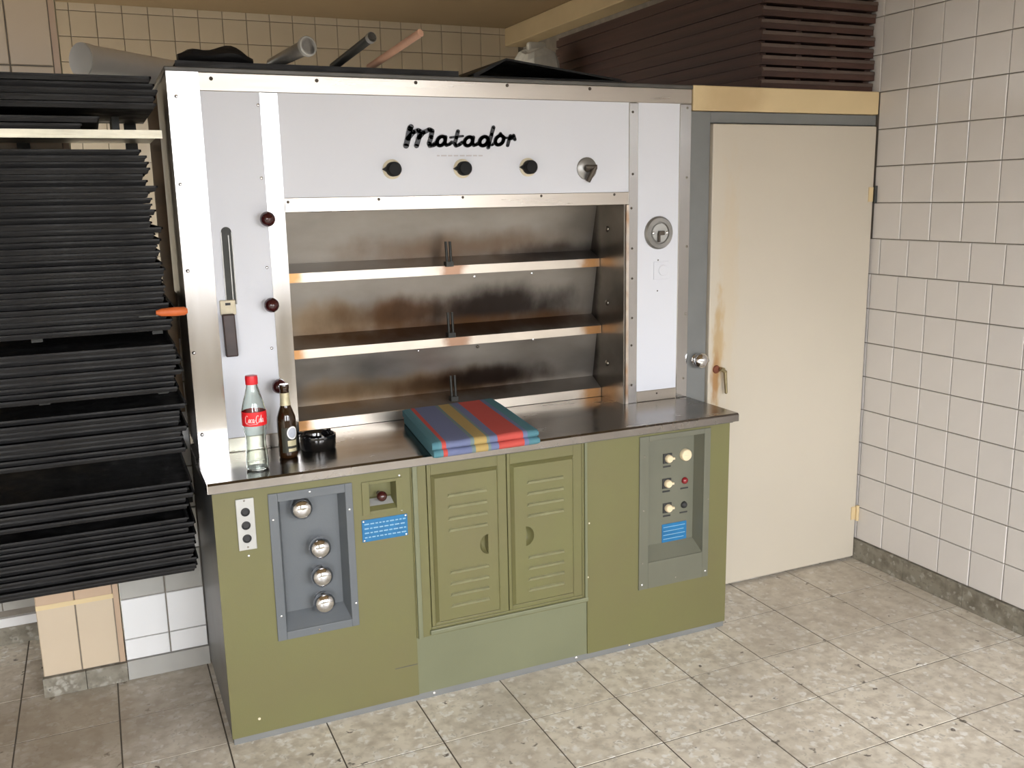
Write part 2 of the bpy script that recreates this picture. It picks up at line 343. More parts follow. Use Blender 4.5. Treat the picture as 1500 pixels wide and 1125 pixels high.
# ------------------------------------------------------------------ setting
XR = 2.795; YB = 3.8; ZC = 2.86; HB = .095
fl = stay(MB().box(XL - .1, XR + .1, YF - .1, YB + .1, -.1, -.0022).build('floor', 'floor_grout'))
T = .3035; TY = .2925
tm = MB(); g = .0019
tm.add([(-T / 2 + g, -TY / 2 + g, -.011), (T / 2 - g, -TY / 2 + g, -.011), (T / 2 - g, TY / 2 - g, -.011), (-T / 2 + g, TY / 2 - g, -.011),
        (-T / 2 + g + .0006, -TY / 2 + g + .0006, 0), (T / 2 - g - .0006, -TY / 2 + g + .0006, 0), (T / 2 - g - .0006, TY / 2 - g - .0006, 0), (-T / 2 + g + .0006, TY / 2 - g - .0006, 0)],
       [(4, 5, 6, 7), (0, 1, 5, 4), (1, 2, 6, 5), (2, 3, 7, 6), (3, 0, 4, 7)])
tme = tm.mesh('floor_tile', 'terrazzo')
rest = MB()
for i in range(-10, 10):
    for j in range(-16, 14):
        x = .2915 + T * (i + .5); y = .025 + TY * (j + .5)
        if x < XL or x > XR + .1 or y < YF or y > YB: continue
        near = (-1.0 < x < 2.9 and -1.75 < y < .75) and not (.2 < x < 1.7 and y > .2)
        dz = random.uniform(-.0012, .0)
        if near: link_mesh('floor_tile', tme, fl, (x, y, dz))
        else:
            rest.add([(vx + x, vy + y, vz - .0005) for vx, vy, vz in tm.v], tm.f)
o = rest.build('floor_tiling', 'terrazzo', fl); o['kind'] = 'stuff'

# right wall, square tiles, one course set half a tile over
wr = stay(MB().box(XR + .008, XR + .16, YF - .1, YB + .15, 0, ZC).build('wall_right', 'grout'))
def tile_mesh(name, m, w_, h_, axis, depth=.008, c=.0022, gap=.0018):
    b = MB().cbox(-w_ / 2 + gap, w_ / 2 - gap, 0, depth, -h_ / 2 + gap, h_ / 2 - gap, c)
    if axis == 'x-': b.v = [(y, -x, z) for x, y, z in b.v]
    if axis == 'x+': b.v = [(-y, x, z) for x, y, z in b.v]
    return b.mesh(name, m), b
wt, wtb = tile_mesh('wall_tile', 'tile_white', .15, .15, 'x-')
rest = MB(); nrow = int((ZC - HB) / .15)
for r in range(nrow + 1):
    off = (.1472 if r < 8 else (.1472 - .045 if r == 8 else .151))
    for k in range(-4, 33):
        y = off - .15 * (k + .5); z = HB + .15 * (r + .5)
        if y < YF or z > ZC: continue
        if y + .075 > .312 and z < 2.05:                 # cut tile beside the cabin door
            if y - .075 < .30:
                cm = MB().cbox(-.311, -(y - .075) - .0018, 0, .008, -.0732, .0732, .0015); cm.v = [(y_, -x_, z_) for x_, y_, z_ in cm.v]
                link_mesh('wall_tile', cm.mesh('wall_tile', 'tile_white'), wr, (XR, 0, z))
            continue
        if -1.15 < y < .4 and z < 2.62:
            o = link_mesh('wall_tile', wt, wr, (XR + random.uniform(-.0006, .0006), y, z)); o.rotation_euler = (0, random.uniform(-.004, .004), random.uniform(-.004, .004))
        else: rest.add([(a + XR, b_ + y, c_ + z) for a, b_, c_ in wtb.v], wtb.f)
o = rest.build('wall_tiling', 'tile_white', wr); o['kind'] = 'stuff'
bb = thing('baseboard_right', kind='structure')
for k in range(17):
    y1 = .311 - .3 * k
    MB().cbox(-.149, .149, 0, .014, 0, HB - .002, .004)
    b = MB().box(XR - .008, XR + .008, max(y1 - .298, YF), y1, 0, HB - .002); b.build('skirting_tile', 'terrazzo_dark', bb)

# back wall behind the oven
wb = stay(MB().box(XL, XR + .008, YB + .008, YB + .15, 0, ZC).build('wall_back', 'grout'))
bt, btb = tile_mesh('wall_tile', 'tile_back', .15, .15, 'y')
rest = MB(); x00 = PY((256.7, 60), YB).x; z00 = PY((292, 62), YB).z
for i in range(-20, 20):
    for j in range(-20, 4):
        x = x00 + .15 * (i + .5); z = z00 + .15 * (j + .5)
        if x < XL or x > XR or z < 0 or z - .075 > ZC: continue
        if z > 2.05 and -.75 < x < 3: 
            o = link_mesh('wall_tile', bt, wb, (x, YB + random.uniform(-.0006, .0006), z)); o.rotation_euler = (random.uniform(-.004, .004), 0, random.uniform(-.004, .004))
        else: rest.add([(a + x, b_ + YB, c_ + z) for a, b_, c_ in btb.v], btb.f)
o = rest.build('wall_tiling', 'tile_back', wb); o['kind'] = 'stuff'

stay(MB().box(XL - .1, XR + .1, YF - .1, YB + .1, ZC, ZC + .1).build('ceiling', 'ceiling'))
stay(MB().box(2.65, XR + .005, .62, YB, 2.735, ZC - .001).build('trim_1', 'beam', bevel=.006))
b = MB().holes((YF - .08, YB + .15, 0, ZC), [WSIDE], 0, .08); b.v = [(XL - y, x, z) for x, y, z in b.v]
stay(b.build('wall_left', 'wall_plain'))
wn = thing('window_4', loc=(XL - .04, (WSIDE[0] + WSIDE[1]) / 2, WSIDE[2]), kind='structure')  # unseen window added to light the room part behind the oven
for nm, bb_ in (('window_frame', MB().frame(WSIDE, (WSIDE[0] + .05, WSIDE[1] - .05, WSIDE[2] + .05, WSIDE[3] - .05), .02, .06)), ('mullion', MB().box(2.495, 2.555, .02, .06, WSIDE[2] + .05, WSIDE[3] - .05))):
    bb_.v = [(XL - y, x, z) for x, y, z in bb_.v]; bb_.build(nm, 'winframe', wn)

# window wall behind the camera
wf = stay(MB().holes((XL, XR + .008, 0, ZC), WINS, YF - .08, YF).build('wall_front', 'wall_plain'))
for k, (x0, x1, z0, z1) in enumerate(WINS):  # the third window is added for more light
    wn = thing('window_%d' % (k + 1), loc=((x0 + x1) / 2, YF - .04, z0), kind='structure')
    MB().frame((x0, x1, z0, z1), (x0 + .05, x1 - .05, z0 + .05, z1 - .05), YF - .06, YF - .02).build('window_frame', 'winframe', wn)
    xm = (x0 + x1) / 2; zm = z0 + (z1 - z0) * .68
    MB().box(xm - .03, xm + .03, YF - .06, YF - .02, z0 + .05, z1 - .05).build('mullion', 'winframe', wn)
    MB().box(x0 + .05, xm - .03, YF - .055, YF - .025, zm - .025, zm + .025).box(xm + .03, x1 - .05, YF - .055, YF - .025, zm - .025, zm + .025).build('transom', 'winframe', wn)

# tiled column and white tiled low wall left of the oven, further wall behind
cl = stay(MB().box(-.532, -.29, .598, 1.02, 0, ZC).build('wall_column', 'grout'))
MB().box(-.2905, -.282, .612, 1.02, .07, ZC).build('plaster_side', 'plaster_green', cl)
MB().box(-.541, -.5315, .60, 1.02, .07, ZC).build('plaster_side', 'tile_beige', cl)
ct = {k: tile_mesh('column_tile', m, .1205, .25, 'y')[0] for k, m in ((0, 'tile_beige'), (1, 'tile_buff'))}
for r in range(12):
    for k in range(2):
        z = .07 + .25 * (r + .5)
        if z > ZC: continue
        link_mesh('column_tile', ct[1 if r in (1, 2) else 0], cl, (-.481 + .1205 * k, .59, z))
MB().box(-.2995, -.282, .592, .612, .07, ZC).build('corner_strip', 'tile_buff', cl)
MB().box(-.54, -.2995, .589, .598, .3125, .329).build('joint_strip', 'cream_board', cl)
for x0, x1 in ((-.545, -.412), (-.410, -.279)): MB().box(x0, x1, .580, .60, 0, .068).build('skirting_tile', 'terrazzo_dark', cl)
lw = stay(MB().box(-.277, -.001, .598, .70, 0, 1.35).build('wall_low', 'grout'))
lt = {k: tile_mesh('wall_tile', 'tile_bright', w_, h_, 'y')[0] for k, (w_, h_) in enumerate(((.148, .15), (.128, .15), (.148, .078), (.128, .078)))}
for k, (xc, wide) in enumerate(((-.205, 0), (-.066, 1))):
    link_mesh('wall_tile', lt[2 + wide], lw, (xc, .59, .109))
    for r in range(7):
        me = lt[wide] if r < 1 else tile_mesh('wall_tile', 'plaster_grey' if r == 1 else 'tile_bright', (.148, .128)[wide], .15, 'y')[0]
        link_mesh('wall_tile', me, lw, (xc, .59, .148 + .15 * (r + .5)))
MB().box(-.277, -.001, .584, .60, 0, .069).build('skirting_tile', 'plaster_grey', lw)
fw = stay(MB().box(XL, -.545, 1.108, 1.25, 0, ZC).build('wall_far', 'grout'))
b = MB(); b2 = MB()
for i in range(12):
    for r in range(18):
        x = -.62 - .15 * i; z = .13 + .15 * (r + .5)
        if z < ZC and x > XL: (b if r else b2).cbox(x - .0735, x + .0735, 1.10, 1.108, z - .0735, z + .0735, .002)
o = b.build('wall_tiling', 'tile_beige', fw); o['kind'] = 'stuff'
o = b2.build('wall_tiling', 'plaster_grey', fw); o['kind'] = 'stuff'
MB().box(XL, -.545, 1.085, 1.108, 0, .07).build('skirting', 'terrazzo_dark', fw)
MB().box(XL, -.545, 1.088, 1.108, .07, .105).build('skirting_cap', 'tile_bright', fw)

# ------------------------------------------------------------------ cabin with the cream door, right of the oven
stay(MB().box(1.87, XR - .002, .345, 2.25, 0, 2.045).build('wall_cabin', 'wall_plain'))
d1 = thing('door_1', loc=(0, 0, 0), kind='structure')
fr = MB().box(1.867, 1.957, .312, .345, 0, 1.953).box(1.957, XR - .002, .312, .345, 1.912, 1.953).box(2.786, XR - .002, .318, .345, 0, 1.912).build('door_frame', 'frame_grey', d1, bevel=.002)
MB().box(1.868, XR - .002, .300, .345, 1.955, 2.047).build('header_board', 'cream_board', d1, bevel=.004)
MB().box(1.960, 2.784, .296, .335, .012, 1.908).build('door_leaf', 'door', d1, bevel=.004)
p = PY((1021, 527), .30)
cb = MB().lathe((p.x, .312, p.z), (0, -1, 0), [(.022, 0), (.022, .006), (.012, .012), (.012, .02)], 20).build('door_knob', 'chrome', d1, 40)
MB().ball((p.x, .275, p.z), .032, 24, sq=.75).build('knob_head', 'chrome', cb, 60)
p = PY((1036, 528), .30); MB().ball((p.x, .303, p.z), .011, 14).build('latch_stud', 'chrome', d1, 60)
p = PY((1049, 541), .296)
ky = MB().lathe((p.x, .296, p.z), (0, -1, 0), [(.017, 0), (.015, .006), (.008, .010)], 18).build('lock_rose', 'rust', d1, 40)
p2 = PY((1058, 541), .28)
MB().cyl((p2.x, .297, p2.z), (p2.x, .270, p2.z), .008, 12).cyl((p2.x - .012, .274, p2.z + .004), (p2.x + .012, .274, p2.z - .012), .0075, 12).cyl((p2.x + .010, .274, p2.z - .008), (p2.x + .016, .272, p2.z - .095), .0075, 12, .006).ball((p2.x + .016, .272, p2.z - .095), .0062, 12).build('door_handle', 'brass', d1, 40)
for (px, zz, m1) in ((1278, 1.63, 'darksteel'), (1250, .22, 'cream_board')):
    h = MB().cyl((2.787, .288, zz - .035), (2.787, .288, zz + .035), .008, 12).build('hinge', m1, d1, 40)
    MB().box(2.757, 2.787, .292, .297, zz - .03, zz + .03).build('hinge_leaf', 'cream_board', h)

# ------------------------------------------------------------------ the deck oven
W = 1.847; HC = .852; YU = .307; ZT = 2.032
ov = thing('baking_oven', 'white and olive green deck baking oven with steel trim and stainless worktop', 'oven', (.92, .6, 0))
# lower cabinet
cab = MB().box(.012, W - .012, .055, 1.25, .02, .822).build('base_cabinet', 'side_dark', ov)
MB().box(.004, W - .004, .004, .9, 0, .022).build('plinth', 'frame_grey', ov)
MB().box(0, .012, .012, .62, .024, .82).build('side_panel', 'side_grey', ov, bevel=.003)
MB().box(W - .012, W, .010, .62, .024, .82).build('side_panel', 'olive', ov, bevel=.003)
xA = (PY((600, 689), 0).x + PY((611, 939), 0).x) / 2; xB = (PY((858, 655), 0).x + PY((862, 879), 0).x) / 2
gA_o = rect(0, c6(340, 180), c6(765, 130), c6(808, 835), c6(405, 915)); gA_i = rect(0, c6(393, 218), c6(728, 178), c6(772, 800), c6(447, 872))
gB_o = rect(0, c6(815, 125), c6(1018, 97), c6(1022, 262), c6(822, 290)); gB_i = rect(0, c6(850, 135), c6(986, 117), c6(992, 248), c6(860, 268))
gC_o = rect(0, c9(28, 85), c9(472, 30), c9(462, 970), c9(20, 1050)); gC_i = rect(0, c9(84, 102), c9(440, 75), c9(420, 795), c9(82, 900))
ZF0, ZF1 = .022, .822
pl = MB().holes((0, xA, ZF0, ZF1), [gA_i, gB_i], 0, .012).build('front_panel', 'olive', ov)
prr = MB().holes((xB, W, ZF0, ZF1), [gC_i], 0, .012).build('front_panel', 'olive', ov)
# grey control recess with chrome knobs
gp = MB().frame(gA_o, gA_i, -.005, 0).build('control_recess', 'grey_paint', ov, bevel=.0015)
fi = (gA_i[0] + .014, gA_i[1] - .012, gA_i[2] + .040, gA_i[3] - .002)
MB().tray(gA_i, fi, -.001, .052).build('recess_pan', 'grey_paint', gp)
for q in ((442.5, 746), (469.5, 803.5), (472.5, 845), (476, 884)):
    p = PY(q, .0)
    k = MB().lathe((p.x, .052, p.z), (0, -1, 0), [(.024, 0), (.024, .008), (.014, .010), (.014, .030), (.030, .034), (.034, .040), (.034, .046), (.031, .058), (.022, .066), (.010, .0695), (.0001, .070)], 28, False).build('chrome_knob', 'chrome', gp, 50)
# small recess with dark red knob, three-lamp plate, blue plate
sp = MB().frame(gB_o, gB_i, -.004, 0).build('switch_recess', 'olive', ov, bevel=.001)
MB().tray(gB_i, (gB_i[0] + .004, gB_i[1] - .004, gB_i[2] + .03, gB_i[3] - .001), -.001, .045).build('recess_pan', 'olive', sp)
MB().add([(gB_i[0] + .002, .004, gB_i[2] + .002), (gB_i[1] - .002, .004, gB_i[2] + .002), (gB_i[1] - .008, .038, gB_i[2] + .028), (gB_i[0] + .008, .038, gB_i[2] + .028),
          (gB_i[0] + .002, .004, gB_i[2] - .001), (gB_i[1] - .002, .004, gB_i[2] - .001)], [(0, 1, 2, 3), (4, 5, 1, 0)]).build('sill', 'plate_grey', sp)
p = PY(c6(917, 193), .01)
MB().cyl((p.x, .045, p.z), (p.x, .02, p.z), .008).ball((p.x, .008, p.z), .017, 20).build('red_knob', 'bakelite', sp, 60)
r3 = rect(0, c6(183, 207), c6(275, 203), c6(297, 457), c6(205, 462))
lp = MB().box(r3[0], r3[1], -.006, 0, r3[2], r3[3]).build('lamp_plate', 'plate_grey', ov, bevel=.002)
for q in ((235, 271), (239, 338), (244, 403)):
    p = PY(c6(*q), 0); MB().lathe((p.x, -.006, p.z), (0, -1, 0), [(.0135, 0), (.0125, .003), (.010, .004), (.008, .001)], 18).build('pilot_lamp', 'rubber', lp, 40)
def dome(px, py, Y, parent, r=.0045, m='screw', name='screw', off=0):
    p = PY((px, py), Y); key = ('scr', r, m)
    if key not in SCR: SCR[key] = MB().ball((0, 0, 0), r, 10, sq=.6, lo=-5).mesh('screw', m, 60)
    return link_mesh(name, SCR[key], parent, (p.x, Y + off, p.z))
SCR = {}
for q in ((230, 217), (250, 448)): dome(*c6(*q), -.006, lp, .003)
for q in ((376, 313), (417, 793), (757, 260), (790, 727), (558, 172), (607, 860)): dome(*c6(*q), -.005, gp, .0038, 'screw_bright' if q[0] != 607 else 'screw')
for q in ((254, 491), (1005, 90), (1018, 262)): dome(*c6(*q), 0, pl, .004, 'screw_bright')
p = (380, 1053); dome(*p, 0, pl, .0045, 'cream_ring')
def blue_plate(r, parent, rows, cols):
    bp = MB().box(r[0], r[1], -.003, 0, r[2], r[3]).build('type_plate', 'blue_plate', parent, bevel=.0012)
    b = MB(); hh = (r[3] - r[2]) / (rows + 1)
    for i in range(rows):
        z = r[3] - hh * (i + 1); x = r[0] + .008
        while x < r[1] - .012:
            l_ = random.uniform(.006, .016); b.box(x, min(x + l_, r[1] - .006), -.0034, -.003, z - hh * .14, z + hh * .14); x += l_ + .004
    b.build('print_lines', 'blue_print', bp)
    for sx in (0, 1):
        for sz in (0, 1):
            link_mesh('screw', SCRB, bp, ((r[0] + .006, r[1] - .006)[sx], -.003, (r[2] + .005, r[3] - .005)[sz]))
SCRB = MB().ball((0, 0, 0), .0035, 10, sq=.6, lo=-5).mesh('screw', 'screw_bright', 60)
blue_plate(rect(0, c6(817, 312), c6(1045, 282), c6(1047, 390), c6(820, 422)), ov, 4, 6)
# seam low on the left panel
a = PY(c6(985, 1057), 0); b_ = PY(c6(1135, 1030), 0)
MB().box(a.x, xA - .001, -.0006, 0, a.z - .0012, a.z + .0012).build('scratch', 'side_dark', pl)

# right control recess with switches
rp = MB().frame(gC_o, gC_i, -.005, 0).build('control_recess', 'greygreen', ov, bevel=.0015)
fi = (gC_i[0] + .013, gC_i[1] - .012, gC_i[2] + .045, gC_i[3] - .012)
DY = .045
MB().tray(gC_i, fi, -.001, DY).build('recess_pan', 'greygreen', rp)
for q in ((205, 222), (200, 380), (203, 535)):
    p = PY(c9(*q), DY); s_ = .0185
    sw = MB().box(p.x - s_, p.x + s_, DY - .004, DY, p.z - s_, p.z + s_).build('rotary_switch', 'rubber', rp)
    MB().lathe((p.x + .002, DY - .004, p.z), (0, -1, 0), [(.015, 0), (.015, .010), (.012, .014), (.0001, .014)], 22, False).box(p.x + .010, p.x + .024, DY - .016, DY - .006, p.z - .004, p.z + .004).build('switch_grip', 'cream', sw, 40)
    MB().box(p.x - .017, p.x + .015, DY - .0012, DY, p.z - .034, p.z - .028).build('caption_strip', 'rubber', rp)
p = PY(c9(316, 197), DY)
dl = MB().lathe((p.x, DY, p.z), (0, -1, 0), [(.0225, 0), (.0225, .012), (.020, .016), (.0001, .016)], 28, False).build('signal_lamp', 'cream', rp, 40)
MB().box(p.x - .012, p.x + .012, DY - .0166, DY - .016, p.z - .0012, p.z + .0012).build('print_lines', 'cream_ring', dl)
for q, m_ in (((314, 362), 'red_lens'), ((309, 515), 'rubber')):
    p = PY(c9(*q), DY)
    MB().ball((p.x, DY - .001, p.z), .0135, 18, sq=.9, lo=0).build('push_button', m_, rp, 60)
    MB().box(p.x - .018, p.x + .016, DY - .0012, DY, p.z - .032, p.z - .0265).build('caption_strip', 'rubber', rp)
r = rect(DY, c9(168, 645), c9(325, 613), c9(322, 727), c9(172, 757))
bp = MB().box(r[0], r[1], DY - .002, DY, r[2], r[3]).build('type_plate', 'blue_plate', rp)
b = MB()
for i in range(4):
    z = r[3] - (r[3] - r[2]) * (i + .8) / 4.6; b.box(r[0] + .006, r[1] - .006 - .006 * (i % 2), DY - .0024, DY - .002, z - .0012, z + .0012)
b.build('print_lines', 'blue_print', bp)
for q in ((62, 212), (55, 557), (48, 890), (45, 1025), (445, 935), (257, 975), (463, 480)): dome(*c9(*q), -.005, rp, .0042 if q[1] in (1025, 935) else .003, 'screw_bright' if q[1] in (1025, 935) else 'screw')
for q in ((192, 978), (30, 712), (35, 500)): dome(*c8(*q), 0, prr, .0035, 'cream_ring')

# middle section: kick panel, frame and two louvred doors
zk = (PY(c7(100, 850), 0).z + PY(c7(750, 708), 0).z) / 2
kp = MB().box(xA + .001, xB - .001, .004, .014, ZF0, zk).build('kick_panel', 'olive_grey', ov)
for q in ((715, 937), (130, 1083)): dome(*c7(*q), .004, kp, .0055, 'screw_bright')
dfo = (xA, xB, zk, ZF1); dfi = (xA + .052, xB - .022, zk + .030, ZF1 - .008)
df = MB().frame(dfo, dfi, -.004, .012).build('door_surround', 'olive', ov, bevel=.002)
MB().box(xA + .004, xA + .020, -.012, -.004, zk + .0, ZF1).box(xB - .014, xB - .004, -.012, -.004, zk + .02, ZF1).build('edge_strip', 'olive_grey', df, bevel=.002)
MB().box(xA + .045, xB - .002, -.014, -.004, zk + .006, zk + .022).build('bottom_lip', 'olive_grey', df, bevel=.003)
MB().box(dfi[0], dfi[1], .012, .03, dfi[2], dfi[3]).build('backing', 'side_dark', df)
xm = (PY(c7(424, 125), 0).x + PY(c7(436, 755), 0).x) / 2
def half_patch(b, rc, c, rad, side, y0, depth):
    """plate patch rc with a half-moon finger cup; side -1: round to the left"""
    N = 16; arc = [(c[0] + side * rad * math.cos(math.radians(-90 + 180 * k / N)), c[1] + rad * 1.15 * math.sin(math.radians(-90 + 180 * k / N))) for k in range(N + 1)]
    flat = [(c[0], c[1] + rad * 1.15 * (1 - 2 * k / 6)) for k in range(1, 6)]
    loop = arc + flat; n = len(loop); ctr = (c[0] + side * rad * .4, c[1])
    def outp(p):
        dx, dz = p[0] - ctr[0], p[1] - ctr[1]; t = 1e9
        if abs(dx) > 1e-9: t = min(t, ((rc[1] if dx > 0 else rc[0]) - ctr[0]) / dx)
        if abs(dz) > 1e-9: t = min(t, ((rc[3] if dz > 0 else rc[2]) - ctr[1]) / dz)
        return ctr[0] + dx * t, ctr[1] + dz * t
    pts = sorted([(math.atan2(p[1] - ctr[1], p[0] - ctr[0]), p) for p in loop])
    cor = [(rc[0], rc[2]), (rc[1], rc[2]), (rc[1], rc[3]), (rc[0], rc[3])]
    L = [p for _, p in pts]; O = [outp(p) for p in L]
    vs = [(p[0], y0, p[1]) for p in L] + [(p[0], y0, p[1]) for p in O]
    fs = [(i, (i + 1) % n, n + (i + 1) % n, n + i) for i in range(n)]
    for q in cor:                        # corner fills
        an = math.atan2(q[1] - ctr[1], q[0] - ctr[0]); i = max([k for k in range(n) if pts[k][0] <= an], default=n - 1)
        vs.append((q[0], y0, q[1])); fs.append((n + i, n + (i + 1) % n, len(vs) - 1))
    b.add(vs, fs)
    rings = []
    for sc, dp in ((1, 0), (.92, .35), (.75, .72), (.45, .95)): rings += [(ctr[0] + (p[0] - ctr[0]) * sc + side * -rad * .25 * (1 - sc), y0 + depth * dp, ctr[1] + (p[1] - ctr[1]) * sc) for p in L]
    fs = [(r_ * n + i, r_ * n + (i + 1) % n, (r_ + 1) * n + (i + 1) % n, (r_ + 1) * n + i) for r_ in range(3) for i in range(n)] + [tuple(3 * n + i for i in range(n))]
    b.add(rings, fs)
doors = [((dfi[0] + .002, xm - .0015, dfi[2] + .002, dfi[3] - .002), (c7(118, 190), c7(395, 150), c7(405, 745), c7(140, 800)), c7(352, 468), -1, (c7(180, 270), c7(355, 245), c7(200, 725), c7(355, 695))),
         ((xm + .0015, dfi[1] - .002, dfi[2] + .002, dfi[3] - .002), (c7(447, 145), c7(705, 105), c7(710, 675), c7(455, 727)), c7(507, 437), 1, (c7(510, 216), c7(668, 193), c7(517, 660), c7(665, 630)))]
for out, corners, hc, side, lv in doors:
    e = rect(-.014, *corners)
    dr = MB().frame(out, e, -.006, .010).build('door', 'olive', ov, bevel=.0015)
    p = PY(hc, -.016); rad = .030; c = .009
    ei = (e[0] + c, e[1] - c, e[2] + c, e[3] - c)
    rc = (p.x - .045, p.x + .045, p.z - .05, p.z + .05)
    rc = (max(rc[0], ei[0] + .002), min(rc[1], ei[1] - .002), rc[2], rc[3])
    b = MB(); b.tray(e, ei, -.006, -.018); b.f.pop(-5) # sloping rim only
    y_ = -.018
    for q in ((ei[0], ei[1], rc[3], ei[3]), (ei[0], ei[1], ei[2], rc[2]), (ei[0], rc[0], rc[2], rc[3]), (rc[1], ei[1], rc[2], rc[3])):
        b.add([(q[0], y_, q[2]), (q[1], y_, q[2]), (q[1], y_, q[3]), (q[0], y_, q[3])], [(0, 1, 2, 3)])
    half_patch(b, rc, (p.x, p.z), rad, side, y_, .026)
    b.build('raised_panel', 'olive', dr, 35)
    x0 = (PY(lv[0], y_).x + PY(lv[2], y_).x) / 2; x1 = (PY(lv[1], y_).x + PY(lv[3], y_).x) / 2
    zt = (PY(lv[0], y_).z + PY(lv[1], y_).z) / 2; zb = (PY(lv[2], y_).z + PY(lv[3], y_).z) / 2; dz = .0395
    for base, sg in ((zt, -1), (zb, 1)):
        for k in range(4):
            z = base + sg * dz * k
            lo = MB().add([(x0, y_ + .001, z - .008), (x1, y_ + .001, z - .008), (x1 - .006, y_ - .008, z + .004), (x0 + .006, y_ - .008, z + .004), (x0 + .004, y_ + .001, z + .0065), (x1 - .004, y_ + .001, z + .0065)],
                     [(0, 1, 2, 3), (3, 2, 5, 4), (0, 3, 4), (1, 5, 2)]).build('louver', 'olive_lit', dr)
# worktop
wt_ = MB().prism([(-.030, HC - .030), (-.030, HC - .006), (-.024, HC), (.47, HC), (.47, HC - .012), (-.020, HC - .012), (-.020, HC - .030)], 0, -.012, 1.864).build('worktop', 'steel_top', ov)
MB().box(-.014, -.0121, -.028, .30, HC - .030, HC - .001).build('end_strip', 'steel', wt_)
MB().box(.0, W, -.018, .0, HC - .036, HC - .0301).build('under_lip', 'side_dark', wt_)

# upper casing
XO0, XO1, ZO = .305, 1.573, 1.612
MB().box(.004, XO0 - .001, YU + .004, 1.3, HC, ZT).box(XO1 + .001, 1.861, YU + .004, 1.3, HC, ZT).box(XO0 - .001, XO1 + .001, YU + .004, 1.3, ZO, ZT).box(XO0 - .001, XO1 + .001, .62, 1.3, HC, ZO).build('casing', 'side_dark', ov)
sx2a, sx2b = .268, .322                                                   # second upright strip
xa1 = PY((275, 110), YU).x
xs3a = (PY((919, 150), YU).x + PY((921, 560), YU).x) / 2; xs3b = (PY((934, 150), YU).x + PY((933, 560), YU).x) / 2
xs4 = (PY((995, 150), YU).x + PY((990, 560), YU).x) / 2; X1 = 1.864
zt0 = (PY((290, 135), YU).z + PY((980, 150), YU).z) / 2
zh0 = (PY((400, 293), YU).z + PY((910, 279), YU).z) / 2
zbl = PY((345, 641), YU).z; zbr = PY((965, 570), YU).z
xl1 = .092
en_l = MB().box(xl1 - .008, sx2a + .006, YU - .001, YU + .004, zbl - .01, zt0 + .01).build('enamel_panel', 'enamel', ov)
en_h = MB().box(sx2b - .012, xs3a + .008, YU - .001, YU + .004, zh0 - .01, zt0 + .01).build('enamel_panel', 'enamel', ov)
en_r = MB().box(xs3b - .006, xs4 + .006, YU - .001, YU + .004, zbr - .01, zt0 + .01).build('enamel_panel', 'enamel', ov)
def strip(x0, x1, z0, z1, m='steel', p=0.004, bow=0):
    """thin slightly bowed steel cover strip"""
    n = 10; b = MB(); vert = (z1 - z0) > (x1 - x0)
    return MB().cbox(x0, x1, YU - p, YU + .003, z0, z1, .0018).build('cover_strip', m, ov)
def wavy_strip(x0, x1, z0, z1, m, amp, ph):
    n = 26; vs = []; fs = []
    for i in range(n + 1):
        z = z0 + (z1 - z0) * i / n; t = math.sin(ph + z * 5.2) * amp; a = math.sin(ph * 2 + z * 7) * amp * .5
        for x, y in ((x0, YU + .003), (x0, YU - .004 + a), (x1, YU - .004 - a + t * .2), (x1, YU + .003)): vs.append((x, y, z))
    for i in range(n):
        for k in range(3): fs.append((i * 4 + k, i * 4 + k + 1, (i + 1) * 4 + k + 1, (i + 1) * 4 + k))
    return MB().add(vs, fs).build('cover_strip', m, ov, 40)
s_top = strip(.0, X1, zt0, ZT, 'steel_h')
s1 = wavy_strip(.0, xl1, HC, ZT + .0, 'steel', .0012, .4)
s1.location.y -= .0032
s2 = wavy_strip(sx2a, sx2b, HC, zt0 - .001, 'steel', .0012, 1.5)
s3 = strip(xs3a, xs3b, HC, zt0 - .001); s4 = strip(xs4, X1, HC, zt0 - .001)
s5 = strip(sx2b + .0005, xs3a - .0005, ZO, zh0, 'steel_h')
strip(xl1 + .0005, sx2a - .0005, HC, zbl, 'steel_h'); s7 = strip(xs3b + .0005, xs4 - .0005, HC, zbr, 'steel_h')
YS = YU - .0045
for q in ((309, 115), (464, 118), (609, 121), (743, 125), (864, 130)): dome(*q, YS, s_top, .006, 'screw_dark')
for q in ((258, 141), (264, 270), (275, 397), (284, 517), (296, 637), (300, 690)):
    if q[1] < 660: dome(*q, YS - .003, s1, .0055, 'chrome')
for q in ((378, 154), (383, 261), (391, 392), (398, 510)): dome(*q, YS, s2, .005, 'chrome')
for q in ((422, 296), (555, 292), (678, 289), (793, 287), (900, 285)): dome(*q, YS, s5, .0048, 'screw_dark')
for q in ((927, 164), (927, 255), (925, 305), (926, 364), (926, 408), (926, 466), (925, 506), (925, 564)): dome(*q, YS, s3, .0045, 'screw_dark')
for q in ((1007, 158), (1006, 260), (1006, 361), (1004, 460), (1001, 554)): dome(*q, YS, s4, .0045, 'screw')
dome(962, 576, YS, s7, .004, 'screw_dark')
